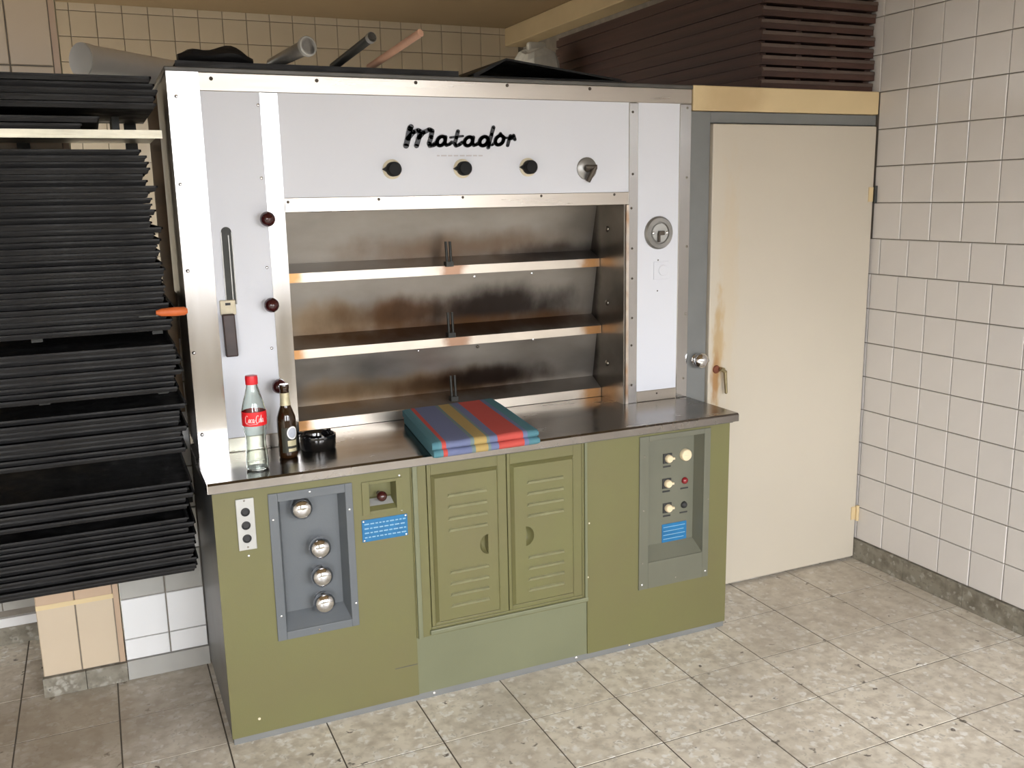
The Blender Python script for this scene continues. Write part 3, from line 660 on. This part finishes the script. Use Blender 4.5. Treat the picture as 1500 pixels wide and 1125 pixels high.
# lettering on the header
lx0 = PY((590, 200), YU - .001)
cw = crop(560, 160, 4.412)
org = PY(cw(150, 240), YU - .001); ux = (PY(cw(855, 240), YU - .001).x - org.x) / 705; uz = (PY(cw(500, 110), YU - .001).z - PY(cw(500, 240), YU - .001).z) / 130
tilt = (PY(cw(860, 190), YU).z - PY(cw(860, 215), YU).z) * 0
def put(u, v, h): return (org.x + (u - 150) * ux, YU - .001 - h, org.z - (v - 240) * uz)
def ell(cx, cy, rx, ry, a0=0, a1=360, n=18): return [(cx + rx * math.cos(math.radians(a0 + (a1 - a0) * k / n)) - .28 * ry * math.sin(math.radians(a0 + (a1 - a0) * k / n)), cy + ry * math.sin(math.radians(a0 + (a1 - a0) * k / n))) for k in range(n + 1)]
L = MB()
for pts, wd in ([[(152, 238), (166, 190), (180, 130), (187, 116)], 34], [[(170, 185), (200, 150), (232, 138), (244, 146), (236, 180), (216, 238)], 29], [[(232, 185), (262, 152), (300, 132), (318, 140), (310, 180), (296, 222), (300, 236), (326, 230), (345, 214)], 28],
                [ell(372, 205, 25, 30), 23], [[(402, 178), (396, 215), (404, 232), (424, 226), (440, 212)], 22],
                [[(482, 140), (470, 185), (458, 222), (466, 236), (488, 228), (508, 212)], 23], [[(432, 182), (512, 172)], 15],
                [ell(548, 206, 26, 29), 23], [[(580, 178), (573, 214), (581, 232), (600, 226), (618, 212)], 22],
                [ell(648, 204, 27, 30), 24], [[(714, 112), (700, 160), (684, 214), (676, 246)], 24],
                [ell(752, 197, 27, 31), 23], [[(680, 230), (704, 228), (728, 206)], 17], [[(744, 172), (760, 150), (772, 170), (796, 182), (814, 180)], 15],
                [[(806, 232), (818, 190), (826, 166), (832, 186), (848, 164), (856, 192)], 21]):
    L.stroke(pts, wd, put, .004)
L.build('lettering', 'letter', en_h)
b = MB(); x = 640
while x < 708:
    l_ = random.uniform(4, 9); p0 = PY((x, 228), YU - .001); p1 = PY((x + l_, 228), YU - .001); b.box(p0.x, p1.x, YU - .0014, YU - .001, p0.z - .0025, p0.z + .0025); x += l_ + 2
b.build('small_print', 'print_grey', en_h)
# pointer knobs on the header
for q in ((574, 248), (677, 247), (773, 245)):
    p = PY(q, YU); kb = MB().lathe((p.x, YU - .001, p.z), (0, -1, 0), [(.032, 0), (.032, .003), (.029, .0045)], 28).build('dial_ring', 'cream_ring', en_h, 40)
    MB().lathe((p.x + .001, YU - .005, p.z), (0, -1, 0), [(.024, 0), (.0235, .026), (.020, .030), (.0001, .030)], 24, False).prism([(p.x - .016, p.z + .012), (p.x - .036, p.z), (p.x - .016, p.z - .012)], 1, YU - .018, YU - .006).build('pointer_knob', 'black', kb, 40)
p = PY((859, 247), YU); kb = MB().lathe((p.x, YU - .001, p.z), (0, -1, 0), [(.040, 0), (.040, .004), (.036, .007)], 30).build('dial_disc', 'stick_metal', en_h, 40)
MB().ball((p.x, YU - .012, p.z), .014, 16).cyl((p.x + .02, YU - .030, p.z + .005), (p.x - .006, YU - .022, p.z - .046), .009, 12).cyl((p.x + .026, YU - .03, p.z + .004), (p.x - .014, YU - .02, p.z + .004), .009, 12).build('toggle_lever', 'screw_dark', kb, 40)
# right panel: round lock disc and small plate
p = PY((964, 341), YU); dk = MB().lathe((p.x, YU - .001, p.z), (0, -1, 0), [(.062, 0), (.062, .006), (.056, .012), (.042, .012), (.040, .006)], 36).build('round_escutcheon', 'stick_metal', en_r, 40)
MB().lathe((p.x, YU - .007, p.z), (0, -1, 0), [(.036, 0), (.034, .008), (.0001, .010)], 28, False).build('dial_face', 'plate_grey', dk, 40)
MB().box(p.x - .012, p.x + .012, YU - .030, YU - .016, p.z - .008, p.z + .008).box(p.x - .014, p.x - .006, YU - .028, YU - .016, p.z - .034, p.z).build('dial_pointer', 'screw_dark', dk, bevel=.002)
for sx in (-.03, .03): link_mesh('screw', MB().ball((0, 0, 0), .007, 12, sq=.7, lo=-5).mesh('screw', 'screw_bright', 60), dk, (p.x + sx, YU - .015, p.z))
p = PY((968, 396), YU); MB().box(p.x - .034, p.x + .034, YU - .004, YU - .001, p.z - .034, p.z + .034).lathe((p.x + .008, YU - .004, p.z), (0, -1, 0), [(.022, 0), (.020, .003)], 24).build('embossed_plate', 'enamel', en_r, bevel=.002)
dome(963, 426, YU - .001, en_r, .003, 'screw_dark'); dome(964, 381, YU - .001, en_r, .003, 'screw_dark')
# left panel: slot with sliding damper handle
a = PY((331, 340), YU); b_ = PY((338, 446), YU); hw = .016
pts = [(a.x + hw * math.cos(math.radians(t)), a.z + hw * math.sin(math.radians(t))) for t in range(0, 181, 20)] + [(a.x - hw, b_.z), (a.x + hw, b_.z)]
sl = MB().prism(pts, 1, YU - .002, YU - .001).build('damper_slot', 'darksteel', en_l)
ringp = MB()
for s_ in (-1, 1): ringp.box(a.x + s_ * hw - .0015, a.x + s_ * hw + .0015, YU - .004, YU - .001, b_.z, a.z)
ringp.box(a.x + .004, a.x + .007, YU - .006, YU - .001, b_.z, a.z - .01).build('slot_edge', 'stick_metal', sl)
p = PY((334, 450), YU - .01); MB().box(p.x - .024, p.x + .024, YU - .012, YU - .001, p.z - .025, p.z + .022).build('slider_plate', 'cream_ring', en_l, bevel=.003)
MB().box(p.x - .008, p.x + .008, YU - .0135, YU - .012, p.z + .006, p.z + .014).build('slider_pin', 'rubber', en_l)
p0 = PY((334, 460), YU - .025); p1 = PY((339, 522), YU - .025)
MB().add([(p0.x - .019, YU - .014, p0.z), (p0.x + .019, YU - .014, p0.z), (p0.x + .019, YU - .036, p0.z), (p0.x - .019, YU - .036, p0.z), (p0.x - .017, YU - .014, p1.z), (p0.x + .021, YU - .014, p1.z), (p0.x + .021, YU - .040, p1.z), (p0.x - .017, YU - .040, p1.z)],
         [(0, 1, 2, 3), (7, 6, 5, 4), (0, 4, 5, 1), (1, 5, 6, 2), (2, 6, 7, 3), (3, 7, 4, 0)]).build('damper_handle', mat('handle_brown', (.045, .022, .018), .35, var=.5, vscale=20), en_l, bevel=.004)
# ball handles on the second strip
for q in ((392, 321), (398, 447), (409, 566)):
    p = PY(q, YU - .04)
    MB().lathe((p.x, YU - .004, p.z), (0, -1, 0), [(.016, 0), (.014, .006), (.008, .010), (.008, .02)], 18).ball((p.x, YU - .038, p.z), .024, 24).build('ball_handle', 'bakelite', ov, 50)

# mouth of the oven: side walls, three tilting deck doors, ledges, levers
MB().box(XO1 - .001, XO1 + .003, YU, .62, HC, ZO).build('chamber_side', 'chamber_side', ov)
MB().box(XO0 - .003, XO0 + .001, YU, .62, HC, ZO).build('chamber_side', 'chamber_side', ov)
MB().box(xs3a - .010, xs3a + .002, YU - .004, YU + .05, HC, ZO - .001).build('jamb_strip', 'ledge', ov)
prof = [[(.508, 1.618), (.562, 1.434), (.487, 1.405)], [(.512, 1.372), (.556, 1.180), (.474, 1.141)], [(.512, 1.108), (.548, .925), (.478, .888)]]
lz = [(1.405, 1.373), (1.141, 1.110), (.888, .853)]; ly = [.487, .474, .476]
for k in range(3):
    pr_ = prof[k]; pts = pr_ + [(y + .006, z - .004) for y, z in reversed(pr_)]
    dd = MB().prism(pts, 0, XO0 + .002, XO1 - .002).build('deck_door', 'deck%d' % (k + 1), ov)
    MB().prism([(ly[k], lz[k][0]), (ly[k], lz[k][1]), (ly[k] + .026, lz[k][1]), (ly[k] + .026, lz[k][0] + .004)], 0, XO0 + .002, XO1 - .003).build('ledge', 'ledge', dd)
    px, pz0 = (659, 662, 666)[k], (388, 492, 585)[k]
    q0 = PY((px, pz0), ly[k] - .008); q1 = PY((px - 1, pz0 - 34), ly[k] - .008)
    lv_ = MB().box(q0.x - .016, q0.x + .012, ly[k] - .016, ly[k] + .012, q0.z - .006, q0.z + .012)
    for sx in (-.009, .007): lv_.cyl((q0.x + sx, ly[k] - .004, q0.z), (q0.x + sx, ly[k] + .004, q1.z), .005, 10)
    lv_.build('catch_lever', 'darksteel', dd, 40)
for q in ((695, 405), (779, 400)): dome(*q, .516, ov, .006, 'screw_bright', 'rivet')
for q in ((613, 514), (700, 508), (781, 497)): dome(*q, .508, ov, .006 if q[0] != 613 else .004, 'screw_bright' if q[0] != 700 else 'screw_dark', 'rivet')
for z in (1.52, 1.235, .995):
    MB().ball((XO1 - .002, .43, z), .012, 14, axis=(-1, 0, 0), lo=0, sq=.6).build('side_bolt', 'screw', ov, 60)
# roof plate with a dark dirty rim
MB().box(-.004, 1.868, YU - .006, 1.32, ZT, ZT + .014).build('roof_plate', 'side_dark', ov, bevel=.003)

ZR = ZT + .0142
# ------------------------------------------------------------------ things on the oven roof
def sheet(name, label, cat, pts, z, th, m, group=None):
    c = sum((Vector((*p, 0)) for p in pts), Vector()) / len(pts); t = thing(name, label, cat, (c.x, c.y, z), group)
    return t, c
# long thin black sheets along the front edge
o = MB().box(.03, .93, YU + .003, .86, ZR, ZR + .012).box(.03, .93, YU + .003, YU + .006, ZR + .012, ZR + .018).box(.03, .93, .857, .86, ZR + .012, ZR + .018).build('baking_tray', 'soot')
tag(o, 'flat black tray lying along the oven roof under the rods', 'baking tray')
a = PY((690, 100), .40); 
t = thing('baking_tray', 'tilted black tray lying on the oven roof beside the wooden boards', 'baking tray', (1.33, .6, ZR))
xa = PY((692, 106), .36).x; xb = PY((915, 113), .36).x; zz = PY((742, 88), .40).z
vs = [(xa, .36, ZR), (xb, .36, ZR), (xb, .88, ZR), (xa, .88, ZR), (xa, .36, ZR + .006), (xb, .36, ZR + .006), (xb, .88, ZR + .006), (xa, .88, ZR + .006)]
MB().box(xa, xb, .35, .88, ZR, ZR + .012).build('lower_sheet', 'soot', t)
xp = PY((740, 88), .37).x
MB().prism([(xa + .02, ZR + .012), (xp, zz - .006), (xb - .02, ZR + .012), (xb - .01, ZR + .018), (xp, zz), (xa, ZR + .017)], 1, .36, .84).build('bent_sheet', 'soot', t)
# bundle of black cloth at the left
b = MB(); A = PY((262, 97), .36); B = PY((372, 99), .36); n = 14; vs = []; fs = []; sg = 10
for i in range(n + 1):
    t_ = i / n; x = A.x + (B.x - A.x) * t_; r = .030 * (math.sin(math.pi * min(max(t_, .04), .96)) ** .35) * (1 + .14 * math.sin(9 * t_ + 1))
    for k in range(sg):
        an = 2 * math.pi * k / sg; vs.append((x, .385 + r * 1.7 * math.cos(an), ZR + .0185 + max(r * .85 * (1 + math.sin(an)) - .0, 0) * (1 + .1 * math.sin(5 * an + 7 * t_))))
for i in range(n):
    for k in range(sg): fs.append((i * sg + k, i * sg + (k + 1) % sg, (i + 1) * sg + (k + 1) % sg, (i + 1) * sg + k))
fs += [tuple(range(sg)), tuple(n * sg + k for k in range(sg))]
tag(b.add(vs, fs).build('rolled_cloth', 'soot', None, 60), 'black rolled cloth bundle on the corner of the oven roof', 'cloth')
def rod(name, label, cat, p0, y0, p1, y1, r0, r1, m, cap=None, capm=None):
    a = PY(p0, y0); b_ = PY(p1, y1); t = thing(name, label, cat, tuple(a))
    d = (b_ - a).normalized()
    MB().cyl(a, b_, r0, 18, r1).build('shaft', m, t, 40)
    if cap: MB().lathe(b_, d, [(cap, -.014), (cap, -.002), (cap * .94, 0)], 24).build('end_cap', capm, t, 40)
    return t
rod('metal_tube', 'short grey metal tube with round flat end propped on the oven roof', 'tube', (398, 94), .42, (452, 67), .22, .018, .024, 'stick_metal', .030, 'plate_grey')
rod('metal_rod', 'dark metal rod sticking up from the oven roof', 'rod', (488, 98), .42, (545, 54), .16, .013, .014, 'darksteel', .0165, 'stick_metal')
rod('wooden_stick', 'reddish wooden stick sticking up from the oven roof', 'stick', (541, 99), .42, (616, 48), .16, .012, .012, 'copperwood')
# pale crumpled sheet far back on the cabin roof
sk = thing('crumpled_sack', 'pale grey crumpled sack standing behind the oven beside the dark boards', 'sack', (2.0, 1.92, 2.0465))
b = MB(); vs = []; fs = []; sg = 20; lv_ = [(0, 1.0), (.04, 1.06), (.14, 1.02), (.24, .98), (.31, .92), (.345, .80), (.355, .62)]
for h_, r_ in lv_:
    for k in range(sg):
        an = 2 * math.pi * k / sg; e = 1 / max(abs(math.cos(an)), abs(math.sin(an))) ** .7; j = 1 + random.uniform(-.05, .05) * (h_ > 0)
        vs.append((2.0 + .105 * r_ * e * j * math.cos(an), 1.92 + .125 * r_ * e * j * math.sin(an), 2.0475 + h_ * (1 + .04 * math.sin(3 * an) * (h_ > .2))))
n_ = len(lv_)
for i in range(n_ - 1):
    for k in range(sg): fs.append((i * sg + k, i * sg + (k + 1) % sg, (i + 1) * sg + (k + 1) % sg, (i + 1) * sg + k))
fs.append(tuple(reversed(range(sg)))); fs.append(tuple((n_ - 1) * sg + k for k in range(sg)))
b.add(vs, fs).build('bag', 'sack', sk)
MB().box(1.945, 2.05, 1.90, 1.94, 2.385, 2.45).build('gathered_neck', 'sack', sk, bevel=.012)
# stack of long dark boards on the cabin roof
bx0, bx1, by0, by1 = 2.205, 2.785, .335, 2.10; bh = .0455
bm1 = MB().box(-(bx1 - bx0) / 2, (bx1 - bx0) / 2, -(by1 - by0) / 2, (by1 - by0) / 2, 0, bh - .010).mesh('board', 'stainwood')
bm2 = MB().box(-(bx1 - bx0) / 2 + .002, (bx1 - bx0) / 2 - .002, -(by1 - by0) / 2 - .004, -(by1 - by0) / 2, bh - .024, bh - .0125).mesh('end_strip', 'boardedge')
bm3 = MB()
for x in (-.27, -.09, .09, .27): bm3.box(x - .015, x + .015, -(by1 - by0) / 2 + .02, (by1 - by0) / 2 - .02, bh - .010, bh - .0004)
bm3 = bm3.mesh('runner', 'stainwood')
for k in range(10):
    x = (bx0 + bx1) / 2 + (0 if k == 0 else random.uniform(-.006, .003)); y = (by0 + by1) / 2 + random.uniform(-.012, .012); z = 2.0475 + k * bh
    t = thing('dough_board', 'long dark brown wooden board, %s in the stack above the cream door' % (['lowest', 'second from bottom', 'third from bottom', 'fourth from bottom', 'fifth from bottom', 'sixth from bottom', 'seventh from bottom', 'eighth from bottom', 'ninth from bottom', 'topmost'][k]), 'board', (x, y, z), 'dark boards stacked above the door')
    for me, nm in ((bm1, 'plank'), (bm2, 'end_strip'), (bm3, 'runner')): link_mesh(nm, me, t)
# slanting duct behind the tray rack
a = PY((95, 74), .98); b_ = PY((300, 122), 1.18)
a = PY((118, 88), 1.05); b_ = PY((320, 122), 1.5)
dct = thing('duct', 'pale grey sheet metal duct slanting down behind the tray rack', 'duct', tuple(a))
MB().lathe(a, b_ - a, [(.058, 0), (.058, (b_ - a).length)], 28).build('pipe', 'galv', dct, 40)
MB().lathe(a, b_ - a, [(.061, .002), (.061, .03)], 28).build('collar', 'galv', dct, 40)

# ------------------------------------------------------------------ wall of black baking trays
YT = .03; TW, TD = .80, .515
rk = thing('tray_rack', 'dark steel wall rack holding the black baking trays', 'rack', (-.40, .56, 0))
MB().box(-.044, -.012, .555, .587, .95, 2.0).build('upright', 'rackpost', rk)
for x in (-.10, -.41): MB().box(x - .018, x + .018, .566, .588, .42, 1.98).build('upright', 'darksteel', rk)
for z in (1.32, .64): MB().box(-.60, -.012, .574, .5875, z - .02, z + .02).build('cross_bar', 'darksteel', rk)
def zrow(px, py): return PY((px, py), YT).z
# (top px, bottom px) of every pile at its right end, right-end pixel, name
piles = [((150, 113), (232, 159), 234, 'top'), ((230, 219), (262, 485), 236, 'tall'), ((262, 503), (264, 573), 262, 'upper middle'), ((268, 592), (276, 662), 272, 'lower middle'), ((285, 703), (292, 743), 290, 'thin'), ((290, 757), (290, 838), 290, 'bottom')]
h = .0150; tw, td = TW / 2, TD / 2; fl_ = .007
tb = MB().add([(-tw + fl_, -td + fl_, 0), (tw - fl_, -td + fl_, 0), (tw - fl_, td - fl_, 0), (-tw + fl_, td - fl_, 0), (-tw + .003, -td + .003, h - .005), (tw - .003, -td + .003, h - .005), (tw - .003, td - .003, h - .005), (-tw + .003, td - .003, h - .005)],
              [(0, 1, 2, 3), (0, 1, 5, 4), (1, 2, 6, 5), (2, 3, 7, 6), (3, 0, 4, 7)]).mesh('pan', 'soot')
rb = MB()
rb.box(-tw, tw, -td, -td + .005, h - .0055, h).box(-tw, tw, td - .005, td, h - .0055, h).box(-tw, -tw + .005, -td, td, h - .0055, h).box(tw - .005, tw, -td, td, h - .0055, h)
rme = rb.mesh('rolled_rim', 'soot'); PITCH = .0158
ORD = ['topmost', 'second', 'third', 'fourth', 'fifth', 'sixth', 'seventh', 'eighth', 'ninth', 'tenth', 'eleventh', 'twelfth', 'thirteenth', 'fourteenth', 'fifteenth', 'sixteenth', 'seventeenth', 'eighteenth', 'nineteenth', 'twentieth']
ORD += ['twenty-' + o_ for o_ in ['first'] + ORD[1:9]] + ['thirtieth', 'thirty-first', 'thirty-second', 'thirty-third', 'thirty-fourth', 'thirty-fifth']
def nth(k, n):                            # k counted from the top of n
    return 'topmost' if k == 0 else 'lowest' if k == n - 1 else ORD[k] + ' from top'
def put_tray(xr, y, z, label, group, rz=0):
    t = thing('baking_tray', label, 'baking tray', (xr - TW / 2, y + TD / 2, z), group); t.rotation_euler.z = rz
    for me, nm in ((tb, 'pan'), (rme, 'rolled_rim')):
        c = bpy.data.objects.new(nm, me); C.objects.link(c); c.parent = t
def arm(z):
    for x in (-.10, -.41):
        MB().box(x - .014, x + .014, .10, .566, z - .016, z - .0005).build('arm', 'darksteel', rk)
LB = {'top': 'of the pile above the pale metal rail', 'tall': 'of the tallest pile, under the pale rail',
      'upper middle': 'of the pile right under the tallest pile', 'lower middle': 'of the pile level with the worktop bottles',
      'thin': 'of the thin pile second from the rack bottom', 'bottom': 'of the lowest pile above the floor'}
GR = {k: 'black trays in the %s pile' % k for k in LB}
for tp, bt_, pxr, nm in piles:
    z1 = zrow(pxr, tp[1]); z0 = zrow(pxr, bt_[1]); n = max(1, round((z1 - z0 - h) / PITCH) + 1); pit = (z1 - z0 - h) / max(1, n - 1)
    x0 = -.052
    for k in range(n):
        xr = x0 + random.uniform(-.014, .008)
        if nm == 'tall': xr = x0 - .012 - .030 * (k / n) + random.uniform(-.010, .008) + (.012 if k % 7 == 3 else 0)
        put_tray(xr, YT + random.uniform(-.008, .012), z0 + pit * k, 'black baking tray, %s %s' % (nth(n - 1 - k, n), LB[nm]), GR[nm], random.uniform(-.004, .004))
    if nm != 'top': arm(z0)
    if nm == 'bottom': MB().box(-.235, -.055, .32, .566, z0 - .034, z0 - .017).build('bracket', 'darksteel', rk, bevel=.006)
# pale rail with two shifted trays lying on it under the top pile
z1 = zrow(236, 191); z0 = zrow(236, 203)
rail = thing('metal_rail', 'pale metal rail edge across the rack under the top trays', 'rail', (-.42, .3, z0))
MB().box(-.84, -.045, .025, .030, z0, z1).box(-.84, -.045, .030, .542, z1 - .004, z1).build('rail_plate', 'pale_metal', rail)
MB().box(-.84, -.045, .022, .025, z0 + (z1 - z0) * .42, z0 + (z1 - z0) * .62).build('rail_bead', 'pale_metal', rail)
xs = (PY((120, 184), YT).x, PY((145, 168), YT).x)
for k, x in enumerate(xs): put_tray(x, YT, z1 + .0005 + .0185 * k, ('black baking tray pushed left, lying directly on the pale rail', 'black baking tray pushed left, second above the pale rail')[k], 'trays pushed left under the top pile')
zt_ = zrow(234, 159)
MB().box(-.16, -.14, .30, .54, z1 + .0005, zt_ - .0005).build('spacer', 'darksteel', rail)
# orange handle poking out between trays
p = PY((259, 456), .02)
t = thing('orange_scraper', 'orange wooden handle poking out between the black trays beside the oven', 'scraper', (p.x, .02, p.z))
MB().lathe((p.x - .055, .016, p.z), (1, 0, 0), [(.006, 0), (.011, .015), (.013, .05), (.012, .075), (.007, .083)], 14).build('handle', 'orange', t, 50)
MB().box(p.x - .10, p.x - .05, .012, .018, p.z - .010, p.z - .006).build('blade', 'darksteel', t)

# ------------------------------------------------------------------ things on the worktop
ZW = HC + .0006
def on_top(px, py): p = PZ((px, py), HC); return p.x, p.y
bx, by = on_top(378, 686)
hcb = PY((371, 550), by).z - HC
ck = thing('cola_bottle', 'clear glass bottle with red label and red cap standing on the worktop', 'bottle', (bx, by, ZW))
s = hcb / .243
prof_o = [(.026, .000), (.0285, .004), (.0290, .012), (.0285, .030), (.0275, .045), (.0255, .062), (.0250, .075), (.0262, .090), (.0290, .110), (.0305, .125), (.0305, .145), (.0295, .158), (.0255, .176), (.0195, .195), (.0150, .212), (.0132, .224), (.0132, .2285)]
gl = MB().lathe((bx, by, ZW), (0, 0, 1), [(r * s, z * s) for r, z in prof_o] + [(r * s - .0025, max(z * s, .006)) for r, z in reversed(prof_o)], 32).build('glass_body', 'glass', ck, 60)
MB().lathe((bx, by, ZW), (0, 0, 1), [(.0155 * s, .221 * s), (.0158 * s, .236 * s), (.0150 * s, .2425 * s), (.013 * s, .2432 * s)], 24).build('cap', 'capred', ck, 40)
lab = MB().lathe((bx, by, ZW), (0, 0, 1), [(.0310 * s, .117 * s), (.0312 * s, .126 * s), (.0312 * s, .144 * s), (.0308 * s, .153 * s)], 36, False).build('label', 'labelred', ck, 60)
# white script on the red label, wrapped round the glass and turned to the camera
th0 = math.atan2(CAM.y - by, CAM.x - bx); RL = .0315 * s
def wrapc(u, v, h_):
    an = th0 + (u - .5) * 1.75; r = RL + h_ * .3
    return (bx + r * math.cos(an), by + r * math.sin(an), ZW + (.121 + .028 * v) * s)
b = MB()
E = lambda cx, cy, rx, ry, a0=0, a1=360: [(cx + rx * math.cos(math.radians(a0 + (a1 - a0) * k / 12)) + .02 * math.sin(math.radians(a0 + (a1 - a0) * k / 12)), cy + ry * math.sin(math.radians(a0 + (a1 - a0) * k / 12))) for k in range(13)]
for pts in (E(.14, .5, .075, .36, 50, 310), E(.265, .38, .032, .17), E(.36, .38, .032, .17, 50, 310), E(.445, .38, .032, .17), [(.48, .52), (.48, .22), (.51, .2)], [(.52, .38), (.565, .42)],
            E(.64, .5, .065, .36, 50, 310), E(.745, .38, .032, .17), [(.80, .2), (.815, .55), (.83, .86), (.80, .6), (.805, .22), (.83, .2)], E(.88, .38, .032, .17), [(.915, .52), (.915, .22), (.95, .2)], [(.12, .1), (.3, .02), (.5, .08), (.62, .06)]):
    b.stroke(pts, .022, wrapc, .001)
b.build('label_lettering', 'white', lab)

bx, by = on_top(423, 669)
hb_ = PY((414, 563), by).z - HC
br_ = thing('beer_bottle', 'dark brown beer bottle with pale neck label standing on the worktop', 'bottle', (bx, by, ZW)); s = hb_ / .236
pb = [(.026, 0), (.0295, .004), (.0300, .012), (.0300, .118), (.0285, .132), (.0225, .150), (.0165, .166), (.0148, .180), (.0140, .215), (.0142, .219), (.0150, .222), (.0150, .231), (.0140, .2355)]
MB().lathe((bx, by, ZW), (0, 0, 1), [(r * s, z * s) for r, z in pb], 32).build('glass_body', 'brownglass', br_, 60)
MB().lathe((bx, by, ZW), (0, 0, 1), [(.0172 * s, .169 * s), (.0156 * s, .180 * s), (.0148 * s, .209 * s)], 28, False).build('neck_label', 'gold', br_, 60)
th0 = math.atan2(CAM.y - by, CAM.x - bx) + .55
def wrapb(u, z, h_): an = th0 + u; return (bx + (.0303 * s + h_) * math.cos(an), by + (.0303 * s + h_) * math.sin(an), ZW + z * s)
def patch(name, m, uc, zc, ru, rz, parent, h_, rectn=False, k=20):
    vs = [wrapb(uc, zc, h_)] if not rectn else []
    b = MB()
    if rectn:
        n = 8; vs = [wrapb(uc - ru + 2 * ru * i / n, zc + sg * rz, h_) for sg in (-1, 1) for i in range(n + 1)]
        b.add(vs, [(i, i + 1, n + 2 + i, n + 1 + i) for i in range(n)])
    else:
        for rr in (.5, 1): vs += [wrapb(uc + ru * rr * math.cos(2 * math.pi * i / k), zc + rz * rr * math.sin(2 * math.pi * i / k), h_) for i in range(k)]
        b.add(vs, [(0, 1 + i, 1 + (i + 1) % k) for i in range(k)] + [(1 + i, 1 + (i + 1) % k, 1 + k + (i + 1) % k, 1 + k + i) for i in range(k)])
    return b.build(name, m, parent, 60)
lb = patch('label', mat('darklabel', (.03, .03, .02), .4), 0, .060, 1.15, .040, br_, .0003, True)
patch('label_medallion', 'white', 0, .083, .58, .021, lb, .0008); patch('label_emblem', 'labelgrey', 0, .083, .46, .0165, lb, .0012)
patch('label_band', 'gold', -.05, .050, .5, .009, lb, .0008, True); patch('label_foot', 'gold', -.05, .028, .45, .005, lb, .0008, True)

ax, ay = on_top(466, 656)
at = thing('ashtray', 'round glossy black ashtray beside the beer bottle', 'ashtray', (ax, ay, ZW)); rA = .060
MB().lathe((ax, ay, ZW), (0, 0, 1), [(rA * .93, 0), (rA * .97, .003), (rA, .040), (rA * .985, .046), (rA * .93, .048), (rA * .86, .046), (rA * .80, .036), (rA * .74, .012), (rA * .5, .009), (.0001, .009)], 40, False).build('bowl', 'blackglass', at, 50)
b = MB()
for k in range(3):
    an = .6 + k * 2.094; c_, s_ = math.cos(an), math.sin(an)
    MB().cyl((ax + c_ * rA * .80, ay + s_ * rA * .80, ZW + .049), (ax + c_ * rA * 1.0, ay + s_ * rA * 1.0, ZW + .049), .0045, 10).build('cigarette_rest', 'blackglass', at, 40)

# folded striped cloth: layers with a rounded fold at the front
zt = HC + .052
q = [PZ(p, zt) for p in ((590, 600), (722, 583), (790, 629), (634, 650))]     # back left, back right, front right, front left (top face)
tc_ = sum(q, Vector()) / 4
cloth = thing('folded_tablecloth', 'folded tablecloth with teal, blue, yellow and red stripes on the worktop', 'tablecloth', (tc_.x, tc_.y, ZW))
NL = 2; lh = .051 / NL
for li in range(NL):
    z0 = ZW + li * lh; nU, nS = 40, 8
    dx = random.uniform(-.004, .004)
    def P(u, v): 
        a_ = q[3].lerp(q[2], u); b2_ = q[0].lerp(q[1], u); r_ = a_.lerp(b2_, v); return r_
    sec = []                                                # cross-section along v: bottom back -> fold at the front -> top back
    for k in range(5): sec.append((1 - k / 4 * .97, 0))
    for k in range(1, nS): 
        an = -math.pi / 2 - math.pi * k / nS; sec.append((.03 + .03 * math.cos(an) * 1.0 + 0, .5 + .5 * math.sin(an)))
    for k in range(9): sec.append((.03 + k / 8 * .97, 1))
    vs = []; uvs = []
    for i in range(nU + 1):
        u = i / nU
        e = min(u, 1 - u) * nU; rnd = .5 if e < .5 else 1
        for v, hh in sec:
            r_ = P(u, v); sag = .0015 * math.sin(17 * u + li) * math.sin(5 * v + 1)
            hz = (.5 + (hh - .5) * (.82 if e < .5 else 1)) * lh
            vs.append((r_.x + dx, r_.y, z0 + hz + (sag if 0 < li or hh > .5 else 0) * (1 if hh > .4 else 0) - (.0 if li == 0 else .0)))
            uvs.append(u)
    n = len(sec); fs = [(i * n + k, i * n + k + 1, (i + 1) * n + k + 1, (i + 1) * n + k) for i in range(nU) for k in range(n - 1)]
    fs += [tuple(range(n)), tuple(nU * n + k for k in range(n))] + [(i * n, (i + 1) * n, (i + 1) * n + n - 1, i * n + n - 1) for i in range(nU)]
    o = MB().add(vs, fs).build('cloth_layer', 'cloth', cloth, 50)
    uvl = o.data.uv_layers.new(name='UVMap')
    for lp_ in o.data.loops: uvl.data[lp_.index].uv = (min(max(uvs[lp_.vertex_index], .001), .999), .5)
